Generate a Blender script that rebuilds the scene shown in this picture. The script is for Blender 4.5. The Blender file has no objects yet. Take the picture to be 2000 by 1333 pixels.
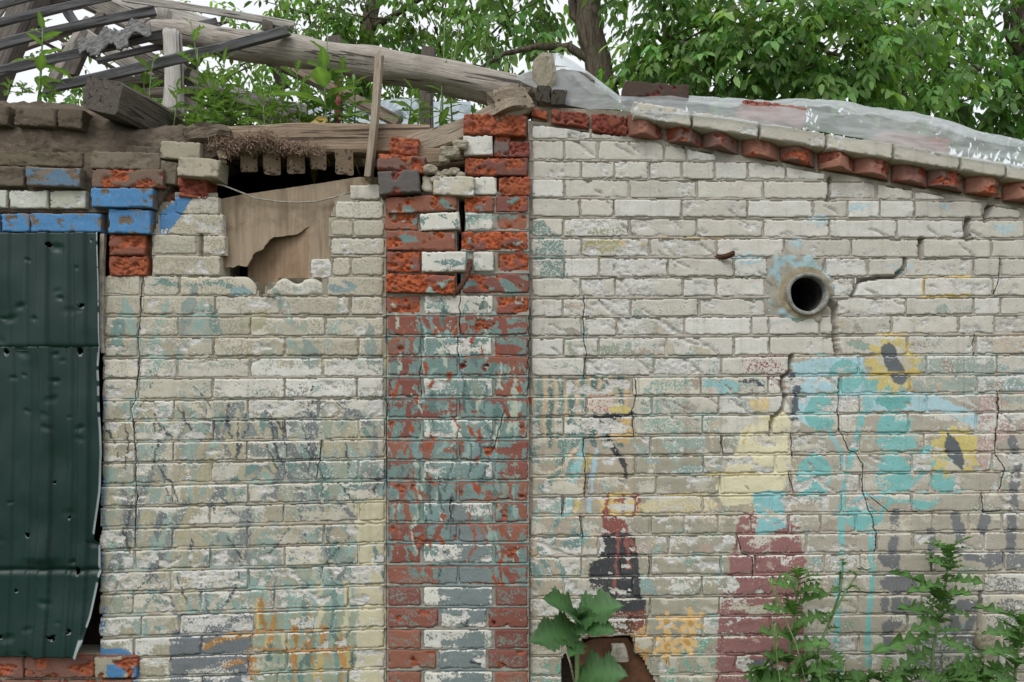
import bpy, math, random
import numpy as np
from mathutils import Vector, Matrix, Quaternion, Euler

random.seed(7)
scene = bpy.context.scene
col = scene.collection

# ---------------------------------------------------------------- camera, sky, sun, exposure
DIST, EYE, HZ = 3.0, 1.6, 760.0        # metres to the wall face, eye height, horizon line of the photo
cam_d = bpy.data.cameras.new('camera')
cam = bpy.data.objects.new('camera', cam_d); col.objects.link(cam)
cam.location = (0, -DIST, EYE); cam.rotation_euler = (math.radians(90), 0, 0)
cam_d.lens = 27.0; cam_d.sensor_width = 36.0; cam_d.shift_y = (HZ - 666.5) / 2000.0
cam_d.clip_start = 0.05; cam_d.clip_end = 800
scene.camera = cam

SUN_EL, SUN_AZ = math.radians(52), math.radians(212)   # high, behind the photographer's left shoulder
world = bpy.data.worlds.new('World'); scene.world = world; world.use_nodes = True
wn = world.node_tree; wn.nodes.clear()
sky = wn.nodes.new('ShaderNodeTexSky'); sky.sky_type = 'NISHITA'; sky.sun_disc = False
sky.sun_elevation = SUN_EL; sky.sun_rotation = SUN_AZ
sky.air_density = 1.0; sky.dust_density = 6.0; sky.ozone_density = 1.0
hs = wn.nodes.new('ShaderNodeHueSaturation'); hs.inputs['Saturation'].default_value = 0.16
mixw = wn.nodes.new('ShaderNodeMix'); mixw.data_type = 'RGBA'
mixw.inputs['Factor'].default_value = 0.7                      # closed bright cloud cover
mixw.inputs['B'].default_value = (9.6, 9.8, 10.2, 1)
bg = wn.nodes.new('ShaderNodeBackground'); bg.inputs['Strength'].default_value = 0.10
wo = wn.nodes.new('ShaderNodeOutputWorld')
wn.links.new(sky.outputs[0], hs.inputs['Color']); wn.links.new(hs.outputs[0], mixw.inputs['A'])
wn.links.new(mixw.outputs['Result'], bg.inputs['Color']); wn.links.new(bg.outputs[0], wo.inputs['Surface'])

sun_d = bpy.data.lights.new('sun', 'SUN'); sun_d.energy = 0.9; sun_d.angle = math.radians(28)
sun_d.color = (1.0, 0.97, 0.92)
sun = bpy.data.objects.new('sun', sun_d); col.objects.link(sun)
sun_dir = Vector((math.sin(SUN_AZ) * math.cos(SUN_EL), math.cos(SUN_AZ) * math.cos(SUN_EL), math.sin(SUN_EL)))
sun.rotation_euler = sun_dir.to_track_quat('Z', 'Y').to_euler()
sun.location = sun_dir * 20

scene.view_settings.view_transform = 'Standard'; scene.view_settings.look = 'None'
scene.view_settings.exposure = 0.36; scene.view_settings.gamma = 1.0
scene.view_settings.use_curve_mapping = False
scene.render.engine = 'CYCLES'
scene.cycles.max_bounces = 6; scene.cycles.transparent_max_bounces = 10
scene.cycles.use_denoising = True

# ---------------------------------------------------------------- helpers
def P(px, py, y=0.0):
    """point of the place seen at photo position (px, py) when it lies y metres behind the wall face"""
    s = (DIST + y) / DIST / 500.0
    return Vector(((px - 1000) * s, y, EYE + (HZ - py) * s))

def lin(c):
    c = np.asarray(c, float) / 255.0
    return np.where(c <= 0.04045, c / 12.92, ((c + 0.055) / 1.055) ** 2.4)

def lin4(c):
    r = lin(c); return (float(r[0]), float(r[1]), float(r[2]), 1.0)

def hsh(ix, iy, seed):
    h = (ix.astype(np.int64) * 374761393 + iy.astype(np.int64) * 668265263 + seed * 2147483647 + 1013) & 0xFFFFFFFF
    h = ((h ^ (h >> 13)) * 1274126177) & 0xFFFFFFFF
    h = ((h ^ (h >> 16)) * 2246822519) & 0xFFFFFFFF
    return ((h ^ (h >> 15)) & 0xFFFF) / 65535.0

def vn(x, y, seed=0):
    x = np.asarray(x, float); y = np.asarray(y, float)
    ix = np.floor(x); iy = np.floor(y); fx = x - ix; fy = y - iy
    fx = fx * fx * (3 - 2 * fx); fy = fy * fy * (3 - 2 * fy)
    ix = ix.astype(np.int64); iy = iy.astype(np.int64)
    a = hsh(ix, iy, seed); b = hsh(ix + 1, iy, seed); c = hsh(ix, iy + 1, seed); d = hsh(ix + 1, iy + 1, seed)
    return (a + (b - a) * fx) * (1 - fy) + (c + (d - c) * fx) * fy

def fbm(x, y, seed=0, o=4):
    s = 0; a = 0.5; t = 0
    for k in range(o):
        s = s + a * vn(x * 2 ** k + 17.3 * k, y * 2 ** k - 9.1 * k, seed + k); t += a; a *= 0.5
    return s / t

def sstep(a, b, x):
    t = np.clip((x - a) / (b - a), 0, 1); return t * t * (3 - 2 * t)

def in_poly(x, y, poly):
    r = np.zeros(x.shape, bool); n = len(poly)
    for i in range(n):
        x1, y1 = poly[i]; x2, y2 = poly[(i + 1) % n]
        if y1 == y2: continue
        c = ((y1 > y) != (y2 > y)) & (x < (x2 - x1) * (y - y1) / (y2 - y1) + x1)
        r ^= c
    return r

def seg_dist(x, y, pts):
    """distance to a polyline and the position 0..1 along it"""
    best = np.full(x.shape, 1e9); tt = np.zeros(x.shape); n = len(pts) - 1
    for i in range(n):
        ax, ay = pts[i]; bx, by = pts[i + 1]
        dx, dy = bx - ax, by - ay; L = dx * dx + dy * dy + 1e-9
        t = np.clip(((x - ax) * dx + (y - ay) * dy) / L, 0, 1)
        d = np.hypot(x - ax - t * dx, y - ay - t * dy)
        m = d < best; best = np.where(m, d, best); tt = np.where(m, (i + t) / n, tt)
    return best, tt

def tag(o, label=None, cat=None, group=None, kind=None):
    if label: o['label'] = label
    if cat: o['category'] = cat
    if group: o['group'] = group
    if kind: o['kind'] = kind
    return o

def link(o, parent=None):
    col.objects.link(o)
    if parent is not None:
        o.parent = parent
        o.matrix_parent_inverse = parent.matrix_world.inverted() if parent.type != 'EMPTY' else Matrix.Translation(-Vector(parent.location))
    return o

def empty(name, loc, label, cat, group=None):
    e = bpy.data.objects.new(name, None); col.objects.link(e); e.location = loc
    e.empty_display_size = 0.1
    return tag(e, label, cat, group)

def mesh_obj(name, verts, faces, mat, parent=None, smooth=True, cols=None, origin=True):
    """verts in world space; the object's origin goes to their centre"""
    v = np.asarray([tuple(q) for q in verts], float) if not isinstance(verts, np.ndarray) else verts
    c = v.mean(0) if origin else np.zeros(3)
    me = bpy.data.meshes.new(name)
    me.from_pydata((v - c).tolist(), [], faces)
    if smooth is True: me.polygons.foreach_set('use_smooth', [True] * len(me.polygons))
    elif smooth is not False: me.polygons.foreach_set('use_smooth', smooth)
    if cols:
        for nm, arr in cols.items():
            if np.ndim(arr) == 1:
                at = me.attributes.new(nm, 'FLOAT', 'POINT'); at.data.foreach_set('value', np.ascontiguousarray(arr, dtype=np.float32)); continue
            at = me.attributes.new(nm, 'FLOAT_COLOR', 'POINT')
            at.data.foreach_set('color', np.ascontiguousarray(arr, dtype=np.float32).ravel())
    me.materials.append(mat); me.update()
    o = bpy.data.objects.new(name, me); o.location = c
    col.objects.link(o)
    if parent is not None:
        o.parent = parent; o.location = Vector(c) - Vector(parent.location)
    return o

# ---------------------------------------------------------------- materials
class NT:
    def __init__(s, name):
        s.m = bpy.data.materials.new(name); s.m.use_nodes = True; s.t = s.m.node_tree; s.t.nodes.clear()
        s.out = s.t.nodes.new('ShaderNodeOutputMaterial')
    def n(s, typ, **kw):
        nd = s.t.nodes.new(typ)
        for k, v in kw.items():
            if k.startswith('_'): setattr(nd, k[1:], v)
            else: s.set(nd.inputs[k.replace('__', ' ')], v)
        return nd
    def set(s, sock, v):
        if hasattr(v, 'is_output') or isinstance(v, bpy.types.NodeSocket): s.t.links.new(v, sock)
        else: sock.default_value = v
    def math(s, op, a, b=0.0, c=0.0, clamp=False):
        nd = s.t.nodes.new('ShaderNodeMath'); nd.operation = op; nd.use_clamp = clamp
        s.set(nd.inputs[0], a); s.set(nd.inputs[1], b); s.set(nd.inputs[2], c); return nd.outputs[0]
    def mix(s, f, a, b, blend='MIX'):
        nd = s.t.nodes.new('ShaderNodeMix'); nd.data_type = 'RGBA'; nd.blend_type = blend
        s.set(nd.inputs['Factor'], f); s.set(nd.inputs['A'], a); s.set(nd.inputs['B'], b); return nd.outputs['Result']
    def ramp(s, f, a, b, lo=0.0, hi=1.0):
        nd = s.t.nodes.new('ShaderNodeMapRange'); nd.interpolation_type = 'SMOOTHSTEP'
        s.set(nd.inputs[0], f); s.set(nd.inputs[1], a); s.set(nd.inputs[2], b); s.set(nd.inputs[3], lo); s.set(nd.inputs[4], hi)
        return nd.outputs[0]
    def noise(s, vec, scale, detail=4, rough=0.6, dist=0.0):
        nd = s.t.nodes.new('ShaderNodeTexNoise'); s.set(nd.inputs['Vector'], vec)
        nd.inputs['Scale'].default_value = scale; nd.inputs['Detail'].default_value = detail
        nd.inputs['Roughness'].default_value = rough; nd.inputs['Distortion'].default_value = dist
        return nd.outputs['Fac']
    def voro(s, vec, scale, feat='F1'):
        nd = s.t.nodes.new('ShaderNodeTexVoronoi'); nd.feature = feat; s.set(nd.inputs['Vector'], vec)
        nd.inputs['Scale'].default_value = scale; return nd.outputs['Distance']
    def pos(s): return s.n('ShaderNodeNewGeometry').outputs['Position']
    def obj(s): return s.n('ShaderNodeTexCoord').outputs['Object']
    def scl(s, vec, xyz):
        nd = s.t.nodes.new('ShaderNodeMapping'); s.set(nd.inputs['Vector'], vec); nd.inputs['Scale'].default_value = xyz; return nd.outputs[0]
    def attr(s, name):
        nd = s.t.nodes.new('ShaderNodeAttribute'); nd.attribute_name = name; return nd
    def bump(s, h, strength, dist, nrm=None):
        nd = s.t.nodes.new('ShaderNodeBump'); s.set(nd.inputs['Height'], h)
        nd.inputs['Strength'].default_value = strength; nd.inputs['Distance'].default_value = dist
        if nrm is not None: s.set(nd.inputs['Normal'], nrm)
        return nd.outputs[0]
    def pbr(s, color, rough=0.9, nrm=None, spec=0.2, metal=0.0):
        nd = s.t.nodes.new('ShaderNodeBsdfPrincipled')
        s.set(nd.inputs['Base Color'], color); s.set(nd.inputs['Roughness'], rough)
        s.set(nd.inputs['Specular IOR Level'], spec); s.set(nd.inputs['Metallic'], metal)
        if nrm is not None: s.set(nd.inputs['Normal'], nrm)
        return nd.outputs[0]
    def done(s, shader):
        s.t.links.new(shader, s.out.inputs['Surface']); return s.m

def masonry(name, grain, coarse, pits, flake_k):
    """bare body colour and mural paint come from the mesh; flaking, grain and pits from nodes"""
    t = NT(name); p = t.pos()
    body = t.attr('body'); paint = t.attr('paint')
    n1 = t.noise(p, 14, 5, 0.65); n2 = t.noise(p, 95, 4, 0.65); n3 = t.noise(p, 420, 3, 0.6)
    fl = t.noise(p, 120, 5, 0.70, 0.3)
    a = t.math('ADD', paint.outputs['Alpha'], t.math('MULTIPLY', t.math('SUBTRACT', fl, 0.5), flake_k))
    mask = t.ramp(a, 0.47, 0.54)
    var = t.math('ADD', 0.80, t.math('MULTIPLY', n1, 0.30)); var2 = t.math('ADD', 0.85, t.math('MULTIPLY', n2, 0.32))
    v = t.math('MULTIPLY', var, var2)
    bodyc = t.mix(1.0, body.outputs['Color'], t.n('ShaderNodeCombineColor', Red=v, Green=v, Blue=t.math('MULTIPLY', v, t.math('ADD', 0.93, t.math('MULTIPLY', n1, 0.12)))).outputs[0], 'MULTIPLY')
    pv = t.math('ADD', 0.86, t.math('MULTIPLY', n2, 0.28))
    paintc = t.mix(1.0, paint.outputs['Color'], t.n('ShaderNodeCombineColor', Red=pv, Green=pv, Blue=pv).outputs[0], 'MULTIPLY')
    c = t.mix(mask, bodyc, paintc)
    # thin brush streaks and dust on the paint
    st = t.noise(t.scl(p, (60, 1, 14)), 3.0, 3, 0.6)
    c = t.mix(t.math('MULTIPLY', mask, t.ramp(st, 0.55, 0.75, 0, 0.22)), c, (0.52, 0.50, 0.45, 1))
    vp = t.voro(p, 70 if pits else 55)
    pit = t.math('MULTIPLY', t.ramp(vp, 0.10, 0.20, 1, 0), t.ramp(t.noise(p, 30, 2), 0.52, 0.60))
    if pits: c = t.mix(t.math('MULTIPLY', pit, 0.6), c, (0.16, 0.14, 0.12, 1))
    # old dirt collected in the coarse pores
    c = t.mix(t.ramp(t.noise(p, 30, 6, 0.75), 0.58, 0.76, 0, 0.30), c, (0.22, 0.21, 0.185, 1))
    stk = t.noise(t.scl(p, (22, 1, 1.1)), 1.3, 4, 0.65, 0.3); big = t.noise(p, 1.7, 3, 0.6)
    c = t.mix(t.math('MULTIPLY', t.ramp(stk, 0.50, 0.72), t.ramp(big, 0.35, 0.65, 0.06, 0.34)), c, (0.17, 0.155, 0.13, 1))
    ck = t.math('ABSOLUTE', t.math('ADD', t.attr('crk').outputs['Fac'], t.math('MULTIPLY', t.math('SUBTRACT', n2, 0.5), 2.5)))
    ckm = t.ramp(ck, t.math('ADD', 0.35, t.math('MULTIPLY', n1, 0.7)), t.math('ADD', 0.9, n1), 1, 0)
    c = t.mix(t.math('MULTIPLY', ckm, 0.9), c, (0.025, 0.022, 0.02, 1))  # thin cracks: shade of the gap put into the colour as near-black lines
    h = t.math('ADD', t.math('MULTIPLY', n2, 0.8 * coarse), t.math('MULTIPLY', n3, 0.35 * grain))
    h = t.math('ADD', h, t.math('MULTIPLY', mask, 0.12))
    brk = t.noise(t.scl(p, (1.0, 1.0, 1.5)), 80 if pits else 105, 6, 0.75, 0.2)
    h = t.math('ADD', h, t.math('MULTIPLY', t.math('MULTIPLY', body.outputs['Alpha'], brk), 2.4))
    c = t.mix(t.math('MULTIPLY', body.outputs['Alpha'], t.ramp(brk, 0.50, 0.30, 0, 0.45)), c, t.mix(1.0, c, (0.35, 0.33, 0.31, 1), 'MULTIPLY'))
    h = t.math('SUBTRACT', h, t.math('MULTIPLY', pit, 0.9 if pits else 0.3))
    h = t.math('SUBTRACT', h, t.math('MULTIPLY', ckm, 1.5))
    return t.done(t.pbr(c, 0.92, t.bump(h, 0.6, 0.0036), 0.12))

M = {}
M['silicate'] = masonry('painted_silicate_brick', 0.9, 0.9, True, 1.9)
M['red_brick'] = masonry('painted_red_brick', 1.3, 1.5, False, 1.3)
M['mortar'] = masonry('painted_mortar', 1.4, 1.2, False, 1.5)

def earth(name, c1, c2, c3, scale=9, strength=1.0):
    t = NT(name); p = t.pos()
    a = t.noise(p, scale, 6, 0.7); b = t.noise(p, scale * 6, 5, 0.7); d = t.noise(p, scale * 32, 3, 0.6)
    c = t.mix(t.ramp(a, 0.35, 0.65), lin4(c1), lin4(c2)); c = t.mix(t.ramp(b, 0.50, 0.72, 0, 0.7), c, lin4(c3))
    h = t.math('ADD', t.math('MULTIPLY', b, 0.9), t.math('MULTIPLY', d, 0.45))
    return t.done(t.pbr(c, 0.95, t.bump(h, strength, 0.012), 0.1))
M['clay'] = earth('dry_clay', (104, 94, 84), (124, 112, 98), (82, 73, 64))
M['rubble'] = earth('crumbled_mortar', (176, 166, 146), (196, 188, 170), (140, 130, 112), 18)
M['ground'] = earth('garden_ground', (86, 82, 62), (70, 84, 48), (110, 100, 76), 2)
M['plaster'] = earth('rough_plaster', (164, 158, 142), (178, 170, 150), (138, 130, 112), 14)

def wood(name, c1, c2, dark, rough_k=1.0):
    t = NT(name); o = t.obj()
    g = t.noise(t.scl(o, (1.6, 26, 26)), 3.2, 6, 0.7, 0.6)
    f = t.noise(t.scl(o, (2.2, 90, 90)), 3.0, 4, 0.65)
    b = t.noise(o, 5, 4, 0.6)
    c = t.mix(t.ramp(g, 0.33, 0.66), lin4(c1), lin4(c2))
    c = t.mix(t.ramp(f, 0.56, 0.70, 0, 0.85), c, lin4(dark))
    c = t.mix(t.ramp(b, 0.45, 0.75, 0, 0.35), c, lin4(dark))
    crack = t.ramp(t.noise(t.scl(o, (0.9, 34, 34)), 2.2, 3, 0.5), 0.615, 0.65)
    c = t.mix(t.math('MULTIPLY', crack, 0.75), c, (0.02, 0.017, 0.015, 1))
    h = t.math('SUBTRACT', t.math('ADD', g, t.math('MULTIPLY', f, 0.7)), t.math('MULTIPLY', crack, 1.4))
    return t.done(t.pbr(c, 0.88, t.bump(h, 0.8 * rough_k, 0.008), 0.15))
M['wood_grey'] = wood('grey_weathered_wood', (150, 143, 134), (178, 171, 162), (84, 76, 68))
M['wood_pale'] = wood('pale_weathered_wood', (176, 172, 166), (200, 196, 190), (120, 114, 106))
M['wood_dark'] = wood('dark_weathered_wood', (98, 98, 100), (122, 122, 124), (62, 62, 64))
M['wood_shade'] = wood('old_brown_timber', (92, 86, 80), (112, 106, 98), (58, 53, 49))
M['wood_brown'] = wood('dusty_brown_timber', (142, 124, 106), (162, 144, 124), (104, 88, 74))
M['wood_tan'] = wood('tan_splintered_timber', (152, 138, 122), (174, 162, 144), (102, 90, 76))

def plywood(name, c1, c2, c3):
    t = NT(name); p = t.pos()
    g = t.noise(t.scl(p, (40, 1, 3.0)), 1.6, 5, 0.65, 0.5); b = t.noise(p, 9, 5, 0.65); s = t.noise(t.scl(p, (16, 1, 1.2)), 1.2, 3)
    c = t.mix(t.ramp(g, 0.35, 0.68), lin4(c1), lin4(c2)); c = t.mix(t.ramp(b, 0.45, 0.7, 0, 0.6), c, lin4(c3))
    c = t.mix(t.ramp(s, 0.54, 0.68, 0, 0.5), c, lin4((104, 86, 68)))
    c = t.mix(t.ramp(t.noise(p, 4.5, 6, 0.75), 0.48, 0.66, 0, 0.55), c, lin4((112, 98, 82))); c = t.mix(t.ramp(t.noise(p, 60, 4, 0.7), 0.60, 0.72, 0, 0.5), c, lin4((92, 76, 60)))
    return t.done(t.pbr(c, 0.85, t.bump(t.math('ADD', g, b), 0.35, 0.004), 0.2))
M['ply'] = plywood('stained_plywood', (146, 130, 110), (162, 146, 126), (120, 106, 88))
M['ply2'] = plywood('bare_plywood', (142, 120, 98), (156, 134, 112), (124, 102, 82))

def simple(name, c, rough=0.8, metal=0.0, bump=0.3, scale=60, spec=0.3, c2=None):
    t = NT(name); p = t.pos(); n = t.noise(p, scale, 5, 0.65)
    cc = t.mix(t.ramp(n, 0.35, 0.65), lin4(c), lin4(c2 or tuple(int(q * 0.8) for q in c)))
    return t.done(t.pbr(cc, rough, t.bump(n, bump, 0.004), spec, metal))
M['rust'] = simple('rusty_steel', (98, 66, 52), 0.9, 0.0, 0.7, 90, 0.2, (70, 50, 44))
M['rust_plate'] = simple('rusty_plate', (112, 78, 58), 0.8, 0.0, 0.4, 22, 0.25, (88, 62, 50))
M['bore'] = simple('shaded_pipe_bore', (74, 74, 72), 0.9, 0.0, 0.3, 30, 0.15, (50, 50, 49))  # darker than the pipe itself: shade inside the bore put into the colour
M['pipe'] = simple('grey_pipe', (150, 150, 144), 0.85, 0.0, 0.4, 50, 0.2, (120, 120, 114))
M['wire'] = simple('pale_wire', (168, 164, 154), 0.6, 0.0, 0.1, 60)
M['tin'] = simple('dented_tin', (172, 166, 154), 0.6, 0.0, 0.4, 40, 0.4, (140, 132, 118))
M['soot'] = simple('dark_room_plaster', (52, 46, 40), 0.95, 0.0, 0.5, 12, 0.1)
M['slate'] = simple('old_cement_sheet', (120, 120, 118), 0.9, 0.0, 0.6, 46, 0.15, (74, 75, 74))
M['straw'] = simple('dry_straw', (146, 126, 108), 0.95, 0.0, 0.2, 60, 0.1, (116, 98, 82))

def leafmat(name, c, trans=0.35, jitter=0.25):
    t = NT(name); a = t.attr('tone'); p = t.pos()
    oi = t.n('ShaderNodeObjectInfo').outputs['Random']
    k = t.math('ADD', 1.0 - jitter / 2, t.math('MULTIPLY', oi, jitter))
    n = t.noise(p, 45, 3); k = t.math('MULTIPLY', k, t.math('ADD', 0.8, t.math('MULTIPLY', n, 0.4)))
    base = t.mix(1.0, a.outputs['Color'], t.n('ShaderNodeCombineColor', Red=k, Green=k, Blue=k).outputs[0], 'MULTIPLY')
    base = t.mix(1.0, base, lin4(c), 'MULTIPLY')
    d = t.pbr(base, 0.5, t.bump(n, 0.3, 0.003), 0.35)
    tr = t.n('ShaderNodeBsdfTranslucent'); tc = t.mix(1.0, base, (1.25, 1.35, 0.55, 1), 'MULTIPLY'); t.set(tr.inputs['Color'], tc)
    mx = t.n('ShaderNodeMixShader'); mx.inputs[0].default_value = trans
    t.t.links.new(d, mx.inputs[1]); t.t.links.new(tr.outputs[0], mx.inputs[2])
    return t.done(mx.outputs[0])
M['leaf'] = leafmat('tree_leaf', (116, 152, 90), 0.46)
M['weed'] = leafmat('weed_leaf', (108, 138, 84), 0.36)
M['weed_front'] = leafmat('weed_leaf_dark', (86, 122, 70), 0.30)
M['weed_broad'] = leafmat('broad_weed_leaf', (66, 100, 62), 0.25)
M['stem'] = leafmat('green_stem', (120, 142, 94), 0.1)
M['dry'] = leafmat('withered_leaf', (176, 152, 96), 0.3)

t = NT('green_sheet_paint'); p = t.pos(); at = t.attr('body')
n = t.noise(p, 7, 5, 0.6); n2 = t.noise(p, 50, 4, 0.7)
c = t.mix(t.ramp(n, 0.4, 0.7, 0, 0.35), at.outputs['Color'], lin4((34, 54, 52)))
c = t.mix(t.ramp(n2, 0.62, 0.74, 0, 0.15), c, lin4((80, 94, 92)))
M['sheet'] = t.done(t.pbr(c, t.math('ADD', 0.30, t.math('MULTIPLY', n2, 0.25)), t.bump(n2, 0.06, 0.002), 0.35))

t = NT('polythene_film'); p = t.pos()
w = t.noise(t.scl(p, (2.2, 3, 9)), 1.8, 3, 0.5, 0.8); w2 = t.noise(t.scl(p, (10, 10, 26)), 1.5, 2, 0.5, 0.6)
cr = t.math('ABSOLUTE', t.math('SUBTRACT', t.noise(t.scl(p, (7, 7, 15)), 1.4, 3, 0.55, 0.9), 0.5))
nrm = t.bump(t.math('SUBTRACT', t.math('ADD', w, t.math('MULTIPLY', w2, 0.12)), t.math('MULTIPLY', cr, 0.7)), 0.4, 0.02)
pb = t.pbr((0.78, 0.83, 0.85, 1), 0.30, nrm, 0.7)
tl = t.n('ShaderNodeBsdfTranslucent', Color=(0.80, 0.85, 0.88, 1))
tr = t.n('ShaderNodeBsdfTransparent', Color=(0.93, 0.96, 0.97, 1))
m1 = t.n('ShaderNodeMixShader'); m1.inputs[0].default_value = 0.5
t.t.links.new(pb, m1.inputs[1]); t.t.links.new(tl.outputs[0], m1.inputs[2])
m2 = t.n('ShaderNodeMixShader'); t.set(m2.inputs[0], t.ramp(t.math('ADD', t.math('MULTIPLY', w, 0.7), t.math('MULTIPLY', w2, 0.3)), 0.38, 0.64, 0.66, 0.44))
t.t.links.new(m1.outputs[0], m2.inputs[1]); t.t.links.new(tr.outputs[0], m2.inputs[2])
M['film'] = t.done(m2.outputs[0])

t = NT('tree_bark'); o = t.obj()
g = t.noise(t.scl(o, (10, 10, 2)), 3.0, 6, 0.7, 0.5); b = t.noise(o, 3, 3)
c = t.mix(t.ramp(g, 0.35, 0.65), lin4((74, 66, 58)), lin4((118, 108, 96))); c = t.mix(t.ramp(b, 0.5, 0.7, 0, 0.4), c, lin4((92, 96, 72)))
M['bark'] = t.done(t.pbr(c, 0.95, t.bump(g, 1.0, 0.03), 0.1))
# ---------------------------------------------------------------- the worn mural, as brush shapes on the wall plane
KHAKI, BEIGE, TEAL, TEALD = (164, 158, 138), (176, 170, 154), (116, 142, 136), (96, 122, 118)
AQUA, SKYB, SLATE, CHAR = (128, 184, 182), (172, 204, 212), (114, 120, 124), (70, 71, 74)
MAROON, REDP, YELLOW, CREAM = (148, 108, 106), (150, 92, 84), (202, 186, 118), (216, 210, 178)
PEACH, OCHRE, PINK, BLUEP = (220, 186, 132), (166, 124, 70), (182, 156, 150), (82, 128, 172)
CYAN, SAGE, LTEAL = (140, 190, 194), (152, 160, 144), (146, 168, 160)

OPS = []
def op_poly(pts, c, a=0.85, warp=1.0): OPS.append(('poly', pts, c, a, 0, warp))
def op_line(pts, c, w, a=0.85, warp=1.0): OPS.append(('line', pts, c, a, w, warp))
def op_leaf(pts, c, w, a=0.85, warp=1.0): OPS.append(('leaf', pts, c, a, w, warp))
def op_ell(cx, cy, rx, ry, c, a=0.85, warp=1.0): OPS.append(('ell', (cx, cy, rx, ry), c, a, 0, warp))
def op_star(cx, cy, r, n, c, a=0.85, ph=0.0, k=0.45): OPS.append(('star', (cx, cy, r, n, ph, k), c, a, 0, 0.6))

def rleaf(rs, x, y, L, ang, w, c, a):
    bx, by = x + L * math.cos(ang), y + L * math.sin(ang)
    mx, my = (x + bx) / 2 + rs.uniform(-.25, .25) * L, (y + by) / 2 + rs.uniform(-.2, .2) * L
    pts = []
    for i in range(6):
        t = i / 5; pts.append(((1 - t) ** 2 * x + 2 * t * (1 - t) * mx + t * t * bx, (1 - t) ** 2 * y + 2 * t * (1 - t) * my + t * t * by))
    op_leaf(pts, c, w, a)

rs = random.Random(11)
# --- left wall: layered grey-green foliage strokes, broad ones first
for i in range(420):
    x = rs.uniform(195, 752); y = rs.uniform(640, 1260)
    c = rs.choice([TEAL, LTEAL, LTEAL, SAGE, (140, 152, 146), (178, 175, 158), (172, 167, 142), (156, 164, 152), (168, 163, 144), (148, 164, 156), (180, 176, 160)])
    if y < 780 and rs.random() < 0.5: continue
    rleaf(rs, x, y, rs.uniform(50, 120), rs.uniform(-2.0, -1.1) + rs.choice([0, 0, 0, 0.7, -0.7]), rs.uniform(14, 34), c, rs.uniform(.56, .84))
for i in range(52):
    x = rs.uniform(200, 740); y = rs.uniform(800, 1220)
    rleaf(rs, x, y, rs.uniform(70, 170), rs.uniform(-2.3, -0.8), rs.uniform(6, 18), rs.choice([SLATE, (122, 130, 130), (130, 138, 136), (118, 124, 124)]), .68)
for i in range(40):
    x = rs.uniform(200, 740); y = rs.uniform(800, 1200)
    rleaf(rs, x, y, rs.uniform(60, 120), rs.uniform(-2.3, -0.8), rs.uniform(2.5, 5), (84, 88, 90), .8)
op_leaf([(340, 560), (420, 552), (480, 568), (500, 575)], TEAL, 12, .6)
op_ell(470, 570, 24, 9, (140, 168, 172), .7); op_ell(600, 566, 28, 8, (150, 164, 160), .7); op_ell(668, 560, 30, 12, (132, 152, 154), .75)
op_leaf([(280, 560), (310, 548), (350, 560)], TEAL, 14, .7)
# grey patch, rusty reeds and the pale column beside the pillar
op_poly([(333, 1235), (395, 1222), (440, 1240), (492, 1232), (496, 1333), (480, 1360), (330, 1360)], SLATE, .86)
op_poly([(352, 1200), (496, 1196), (496, 1236), (380, 1240), (360, 1225)], SLATE, .6)
op_poly([(500, 1200), (690, 1185), (700, 1360), (490, 1360)], (150, 160, 140), .8)
for i in range(30):
    x = rs.uniform(498, 690); y = rs.uniform(1230, 1350)
    rleaf(rs, x, y, rs.uniform(40, 85), -1.57 + rs.uniform(-.2, .2), rs.uniform(7, 14), rs.choice([TEAL, TEALD, (202, 178, 116), (184, 164, 112), OCHRE, (178, 136, 84), (200, 190, 152)]), .8)
op_line([(400, 1262), (440, 1245), (500, 1240)], OCHRE, 10, .66); op_line([(495, 1235), (560, 1232), (640, 1228)], (172, 124, 72), 5, .7)
op_line([(490, 1268), (600, 1272), (690, 1266)], (168, 122, 70), 6, .66); op_line([(560, 1216), (600, 1205)], OCHRE, 8, .6)
op_line([(440, 1300), (470, 1292)], (172, 124, 74), 10, .8); op_line([(488, 1275), (490, 1330)], (168, 118, 66), 9, .8)
op_poly([(694, 985), (724, 975), (752, 970), (752, 1360), (690, 1360), (700, 1200)], (196, 190, 162), .8)
op_poly([(600, 1130), (690, 1140), (690, 1190), (610, 1190)], LTEAL, .8)
for x in (560, 592, 622, 650, 676): op_line([(x, 1140), (x + 4, 1190), (x - 2, 1232)], rs.choice([TEAL, (196, 190, 160), LTEAL]), 12, .8)
# --- blue house paint round the window
for (y0, y1) in ((548, 640), (690, 740), (780, 860), (935, 1060), (1060, 1125), (1190, 1280)):
    op_line([(201, y0), (197, (y0 + y1) / 2), (194, y1)], BLUEP, 9, .62, 1.6)
op_line([(195, 1270), (240, 1275), (268, 1280), (266, 1320), (262, 1360)], BLUEP, 12, .95)
op_poly([(208, 1298), (248, 1296), (240, 1325), (210, 1328)], BLUEP, .95)
op_poly([(345, 385), (376, 385), (355, 420), (340, 440), (325, 458), (311, 458), (311, 415)], BLUEP, 1.2, .3)
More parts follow.
